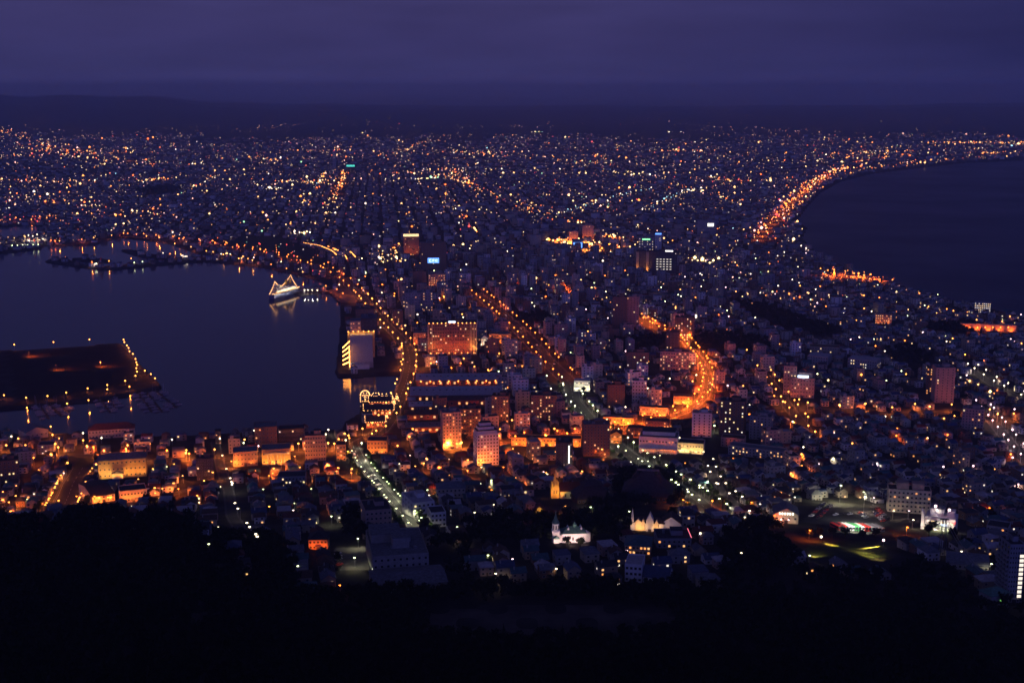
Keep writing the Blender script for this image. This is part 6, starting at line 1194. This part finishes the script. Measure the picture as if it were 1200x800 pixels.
line([(1000, 192), (1030, 178), (1065, 181)], 60, 90, HOT, 1.2); line([(1020, 200), (1080, 192), (1120, 188), (1150, 187)], 50, 30, HOT + [WARM], .95); line([(1100, 168), (1160, 169), (1230, 169)], 90, 80, HOT, 1.25); line([(1140, 181), (1200, 180)], 26, 50, HOT, 1.2)
line([(0, 152), (30, 161), (52, 170), (64, 178)], 60, 50, HOT + [PNK], 1.05); line([(50, 170), (66, 181)], 40, 70, HOT + [PNK], 1.35); line([(74, 180), (100, 186), (140, 190), (190, 196)], 60, 70, MIXC, 1.1); line([(110, 180), (160, 181)], 30, 60, HOT, 1.2)
line([(0, 184), (35, 184)], 22, 60, MIXC, 1.1); line([(15, 212), (70, 216)], 40, 60, MIXC + [PNK], 1.1); line([(170, 214), (195, 211)], 26, 30, HOT, 1.3); line([(0, 232), (60, 236), (95, 240), (130, 249), (190, 256)], 90, 45, MIXC, 1.05); line([(15, 258), (80, 260)], 28, 40, [ORG, DEP_, RED], 1.1)
line([(300, 184), (324, 196)], 34, 30, HOT, 1.0); line([(391, 236), (398, 218), (405, 202)], 70, 9, HOT, 1.1); line([(378, 262), (391, 236)], 20, 20, [YEL, WARM], .9)
line([(340, 178), (390, 178)], 26, 60, HOT, 1.0); line([(468, 182), (482, 174), (505, 166)], 36, 40, HOT, 1.0); line([(530, 178), (600, 184)], 50, 80, HOT + [PNK], 1.1); line([(470, 205), (530, 200), (548, 214)], 60, 40, MIXC, 1.05); line([(484, 212), (512, 211)], 18, 16, [YEL, WHI, GRN], 1.5); line([(528, 208), (550, 218), (575, 230), (600, 238)], 60, 18, HOT, 1.0)
line([(315, 222), (326, 224)], 16, 30, [YEL, WHI], 1.6); line([(330, 214), (382, 216)], 36, 35, HOT + [WHI], 1.1); line([(610, 238), (625, 250), (648, 258), (672, 265)], 50, 22, HOT + [WARM], 1.05); line([(652, 255), (700, 238), (760, 224)], 46, 7, [YEL, WHI, CYN], .95); line([(752, 250), (806, 225), (822, 224)], 40, 10, [YEL, WHI, CYN, WARM], .95)
line([(806, 226), (818, 226)], 16, 14, [WHI, YEL], 1.6); line([(690, 184), (720, 186)], 20, 60, HOT, 1.2); line([(775, 178), (820, 178)], 30, 60, HOT, 1.2); line([(655, 194), (690, 192), (760, 195)], 40, 80, MIXC, 1.0); line([(700, 204), (780, 206)], 34, 60, [WARM, WHI, YEL], 1.05); line([(825, 210), (880, 214)], 30, 50, HOT + [RED], 1.1)
line([(655, 285), (690, 290), (720, 295), (735, 296)], 80, 24, [ORG, ORG, YEL, WARM], 1.45); line([(654, 284), (672, 290)], 24, 18, [ORG, ORG, YEL], 1.7); line([(700, 278), (724, 282)], 30, 16, [ORG, YEL], 1.4); line([(680, 298), (708, 298)], 26, 12, [ORG, DEP_], 1.5)
line([(345, 276), (356, 277)], 9, 8, [WHI, WHI, YEL], 2.2); line([(472, 300), (495, 290), (500, 292)], 26, 22, HOT, 1.3); line([(450, 296), (470, 310)], 20, 20, [WARM, YEL, ORG], 1.2); line([(440, 306), (460, 312)], 16, 16, [YEL, WHI, WARM], 1.3); line([(825, 276), (834, 308)], 12, 30, [WARM, ORG], 1.4); line([(817, 308), (828, 312)], 12, 12, [YEL, WARM], 2.0)
line([(970, 326), (1000, 329), (1040, 332)], 22, 10, [DEP_, ORG], 1.0); line([(975, 322), (1010, 326)], 16, 10, [ORG], 1.4); line([(905, 350), (960, 356)], 20, 30, MIXC, 1.0); line([(930, 283), (946, 300)], 10, 8, [WHI, YEL], 1.0)
for _ in range(420):
    a_ = rng.uniform(R(-22), R(22)); r_ = 8400 + rng.exponential(1500)
    if r_ > 14500 or water_mask(np.array([math.sin(a_) * r_]), np.array([math.cos(a_) * r_]))[0]: continue
    if clump(np.array([a_ * 900]), np.array([r_ / 9]), 40, 2.0)[0] < .46: continue
    dot(math.sin(a_) * r_, math.cos(a_) * r_, 8, rsz(r_) * float(rng.uniform(.35, .9)), int(rng.choice([PNK, WARM, ORG, WARM, YEL])))
line([(268, 284), (300, 285), (340, 292), (380, 308)], 34, 60, [GRN, YEL, RED, ORG, WHI, RED], .75); line([(250, 286), (330, 304), (396, 326)], 40, 25, [DEP_, ORG, RED, ORG], 1.1)
# hillside lights far away, bright singles
line([(300, 153), (345, 146)], 26, 130, [PNK, WARM, ORG], .55); line([(550, 150), (580, 148), (660, 151)], 22, 90, [PNK, ORG, WARM], .55); line([(622, 156), (636, 156)], 8, 15, [GRN, YEL], 1.0); line([(170, 152), (250, 148)], 18, 120, [PNK, WARM], .5); line([(880, 150), (950, 156), (1000, 158)], 40, 160, [PNK, ORG, WARM], .6); line([(380, 140), (440, 146)], 10, 160, [RED, PNK], .5); line([(760, 140), (840, 152)], 12, 160, [PNK, WARM], .6); line([(0, 148), (60, 158)], 24, 160, [PNK, WARM], .6)
for px, py, m_, s_ in ((784, 156, WHI, 2.2), (798, 156, WHI, 1.4), (801, 157, PNK, 1.2), (698, 184, ORG, 2.2), (814, 201, ORG, 2.2), (353, 192, GRN, 2.4), (286, 264, GRN, 2.2), (307, 275, GRN, 2.2), (206, 177, WHI, 2.0), (118, 179, PNK, 1.6), (744, 220, RED, 1.6), (746, 237, RED, 1.5), (748, 237, RED, 1.5), (1152, 181, ORG, 2.4), (1164, 181, ORG, 2.4), (1010, 195, PNK, 1.8), (1063, 178, ORG, 1.6), (916, 199, WHI, 1.6), (132, 161, RED, 1.2), (400, 148, PNK, 1.1), (877, 302, ORG, 1.6), (727, 147, RED, 1.0), (837, 150, YEL, 1.3), (625, 266, WHI, 1.6), (1106, 178, WHI, 1.2)):
    x, y, z = P(px, py); dot(x, y, 9, rsz(math.hypot(x, y)) * s_, m_)
lamp_field('distant_city_lamps', pos, np.array(hh), np.array(rad), np.array(mi), FARE)
# the glow these lamps throw on the far streets
far_anchor = bpy.data.objects['distant_city_lamps']
for pts, n, e_, col in (([(886, 284), (926, 239), (972, 204)], 26, 90000, DEEP), ([(391, 236), (405, 202)], 7, 60000, SODIUM), ([(655, 285), (735, 296)], 14, 130000, SODIUM), ([(970, 327), (1040, 332)], 9, 60000, DEEP), ([(700, 279), (724, 283)], 5, 110000, SODIUM), ([(1000, 192), (1065, 181)], 5, 90000, SODIUM), ([(50, 170), (190, 196)], 7, 90000, SODIUM), ([(650, 337), (660, 342), (690, 352)], 8, 22000, DEEP), ([(600, 335), (640, 332)], 4, 12000, DEEP), ([(450, 290), (500, 296)], 6, 24000, SODIUM)):
    k = path_px(pts, 10)
    for i in range(n):
        p = k[int((i + .5) / n * len(k))]; z = float(T(*p)); spot(far_anchor, (p[0], p[1], z + 15), (p[0], p[1], z), e_, col, 160, .6, .5)

# ------------------------------------------------------------------ raised road; rows of bulbs stand in for car light trails
for pts, lb in (([(354, 289), (372, 292), (386, 298), (395, 306)], 'outer curved ramp of the raised road near the station, bulbs standing in for car trails'), ([(382, 293), (392, 297), (402, 304), (404, 308)], 'inner curved ramp of the raised road near the station, bulbs standing in for car trails'), ([(404, 297), (410, 301), (414, 306)], 'short third ramp of the raised road near the station with bulbs standing in for car trails')):
    k = path_px(pts, 6); d_, n_ = normals(k); z0 = float(T(*k[0])); b = MB(); nn = len(k); H_ = 7.0
    p = np.concatenate([k - n_ * 5, k + n_ * 5]); org = np.array([k[0][0], k[0][1], z0])
    b.add([(x - org[0], y - org[1], H_) for x, y in p] + [(x - org[0], y - org[1], H_ - 1.2) for x, y in p], [(i, i + 1, nn + i + 1, nn + i)[::-1] for i in range(nn - 1)] + [(2 * nn + i, 2 * nn + i + 1, 3 * nn + i + 1, 3 * nn + i) for i in range(nn - 1)] + [(i, i + 1, 2 * nn + i + 1, 2 * nn + i) for i in range(nn - 1)] + [(nn + i, nn + i + 1, 3 * nn + i + 1, 3 * nn + i)[::-1] for i in range(nn - 1)], M['concrete'])
    o = b.build('raised_road', None, org); tag(o, lb, 'road ramp', 'ramps of the raised road')
    for i in range(2, nn, 6): part('pier', MB().box(k[i][0] - org[0], k[i][1] - org[1], -2, 1.6, 1.6, H_ + .7, M['concrete']), o)
    st = MB()
    for i in range(0, nn, 1): st.bulb(k[i][0] + n_[i][0] * 4.6 - org[0], k[i][1] + n_[i][1] * 4.6 - org[1], H_ + 1.1, .62, E['sodium'])
    part('trail_bulbs', st, o)

# ------------------------------------------------------------------ trees one by one, then the woods
extra = [(P(px, py), s_, k_) for px, py, s_, k_ in ((640, 622, 1.1, 0), (646, 634, 1.0, 1), (694, 632, 1.2, 0), (700, 618, 1.1, 2), (664, 640, .8, 1), (680, 641, .8, 0), (636, 612, 1.1, 1), (725, 612, 1.1, 0), (735, 622, 1.0, 2), (788, 606, .9, 1), (555, 530, 1.3, 0), (543, 517, 1.2, 1), (506, 532, 1.1, 2), (530, 600, 1.0, 0), (497, 626, 1.3, 1), (508, 632, 1.3, 0), (387, 680, 1.1, 3), (395, 660, 1.0, 0), (180, 594, 1.1, 1), (172, 590, 1.0, 2), (201, 600, 1.1, 0), (75, 548, 1.3, 0), (80, 555, 1.2, 1), (112, 545, 1.3, 3), (285, 560, 1.1, 2), (292, 566, 1.1, 0), (1094, 622, 1.0, 1), (1088, 628, 1.0, 0), (1116, 634, 1.1, 2), (1132, 644, 1.2, 1), (948, 630, .9, 1), (960, 629, .9, 0), (975, 630, .8, 2), (990, 630, .8, 1), (1010, 631, .8, 0), (1026, 630, .9, 2), (1120, 492, 1.3, 0), (1130, 470, 1.2, 1))]
for q, s_, k_ in extra: TREES.append((q[0], q[1], s_, k_, 'the hillside', 0, 0, False))
gx = HS[(HS[:, 9] == 0) & (rng.random(len(HS)) < .14)]; room = 300 - len(TREES)
cand = [(x + 5.5, y - 5.5) for x, y in gx[:, :2]]; cand = [c for c in cand if seen(np.array([c[0]]), np.array([c[1]]), T(np.array([c[0]]), np.array([c[1]])) + 6)[0]]
ok = ~blocked(np.array([c[0] for c in cand]), np.array([c[1] for c in cand]), np.full(len(cand), 1.0)); cand = [c for c, k_ in zip(cand, ok) if k_]
cand.sort(key=lambda c: math.hypot(*c))
for x, y in cand[:max(0, room)]: TREES.append((x, y, float(rng.uniform(.5, .95)), int(rng.choice([0, 1, 2, 3], p=[.3, .3, .25, .15])), 'the gardens', 0, 0, False))
TREES = TREES[:300]; tpx = [proj(t[0], t[1], float(T(t[0], t[1])) + 4)[:2] for t in TREES]; pw_tr = place_words(tpx)
for n_, (x, y, s_, k_, what, sd, c_, street) in enumerate(TREES):
    o = bpy.data.objects.new('tree', None); o.location = (x, y, float(T(x, y))); o.rotation_euler = (0, 0, float(rng.uniform(0, 6.28))); o.scale = (s_, s_, s_ * rng.uniform(.9, 1.15)); o.empty_display_size = 1; C.objects.link(o)
    link('trunk', TREE_KINDS[k_][1], o); link('crown', crown_mesh(k_, M['leaf2'] if street else M['leaf']), o)
    if sd: lb = f'round street tree on {what}, {ordinal(c_)} along its {"left" if sd > 0 else "right"} kerb'
    else: lb = f'dark {"conifer" if k_ == 3 else "broadleaf tree"} of {what}, {pw_tr[n_]}'
    tag(o, lb, 'tree', 'street trees' if street else 'garden trees')
def woods(name, x, y, smin, smax, mat, leaves=1.0):
    n = len(x); z = T(x, y); vv = []
    for i in range(n):
        k_ = int(rng.choice([0, 1, 2, 3], p=[.36, .3, .24, .10])); v = TREE_KINDS[k_][0]
        if leaves < 1: v = v[rng.random(len(v)) < leaves]
        a = rng.uniform(0, 6.28); s_ = rng.uniform(smin, smax); c, q = math.cos(a) * s_, math.sin(a) * s_
        w = np.empty_like(v); w[..., 0] = v[..., 0] * c - v[..., 1] * q + x[i]; w[..., 1] = v[..., 0] * q + v[..., 1] * c + y[i]; w[..., 2] = v[..., 2] * s_ + z[i]; vv.append(w.reshape(-1, 3))
    vv = np.concatenate(vv); kind(link(name, raw(name, vv, [(np.arange(len(vv)).reshape(-1, 4), 0)], [mat])), 'stuff')
def scatter(n_try, test, r0, r1, az0, az1, space):
    r = np.sqrt(rng.uniform(r0 ** 2, r1 ** 2, n_try)); a = rng.uniform(R(az0), R(az1), n_try); x, y = np.sin(a) * r, np.cos(a) * r; m = test(x, y, r); x, y = x[m], y[m]
    cell = {}; keep_ = []
    for i in range(len(x)):
        c = (int(x[i] // space), int(y[i] // space))
        if c in cell: continue
        cell[c] = 1; keep_.append(i)
    return x[keep_], y[keep_]
lawn = np.array([P(*q)[:2] for q in [(495, 712), (560, 706), (700, 705), (790, 714), (800, 735), (742, 753), (600, 754), (500, 748)]])
def forest_test(x, y, r):
    spur = T(x, y) - (2.6 + 70 * S((1190 - r) / 560)) > 4
    return ((r < 640) | (spur & (r < 790))) & ~inside(lawn, x, y)
x, y = scatter(26000, forest_test, 400, 800, -26, 26, 5.6); woods('mountain_forest', x, y, .8, 1.3, M['leaf'], .8)
def off_foot(x, y):
    ok_ = np.ones(len(x), bool)
    for fx, fy, fr_, *_ in FOOT: ok_ &= (x - fx) ** 2 + (y - fy) ** 2 > (fr_ * .98) ** 2
    return ok_
def wood_test(x, y, r): return in_woods(x, y) & ~water_mask(x, y) & off_foot(x, y)
x, y = scatter(60000, wood_test, 600, 2600, -26, 26, 6.2); woods('town_woods', x, y, .9, 1.5, M['leaf'], .6)
x, y = scatter(60000, lambda x, y, r: in_woods(x, y), 2600, 6000, -26, 10, 15); woods('far_woods', x, y, 1.8, 3.0, M['leaf'], .3)
# scrub along the moles and the island shore
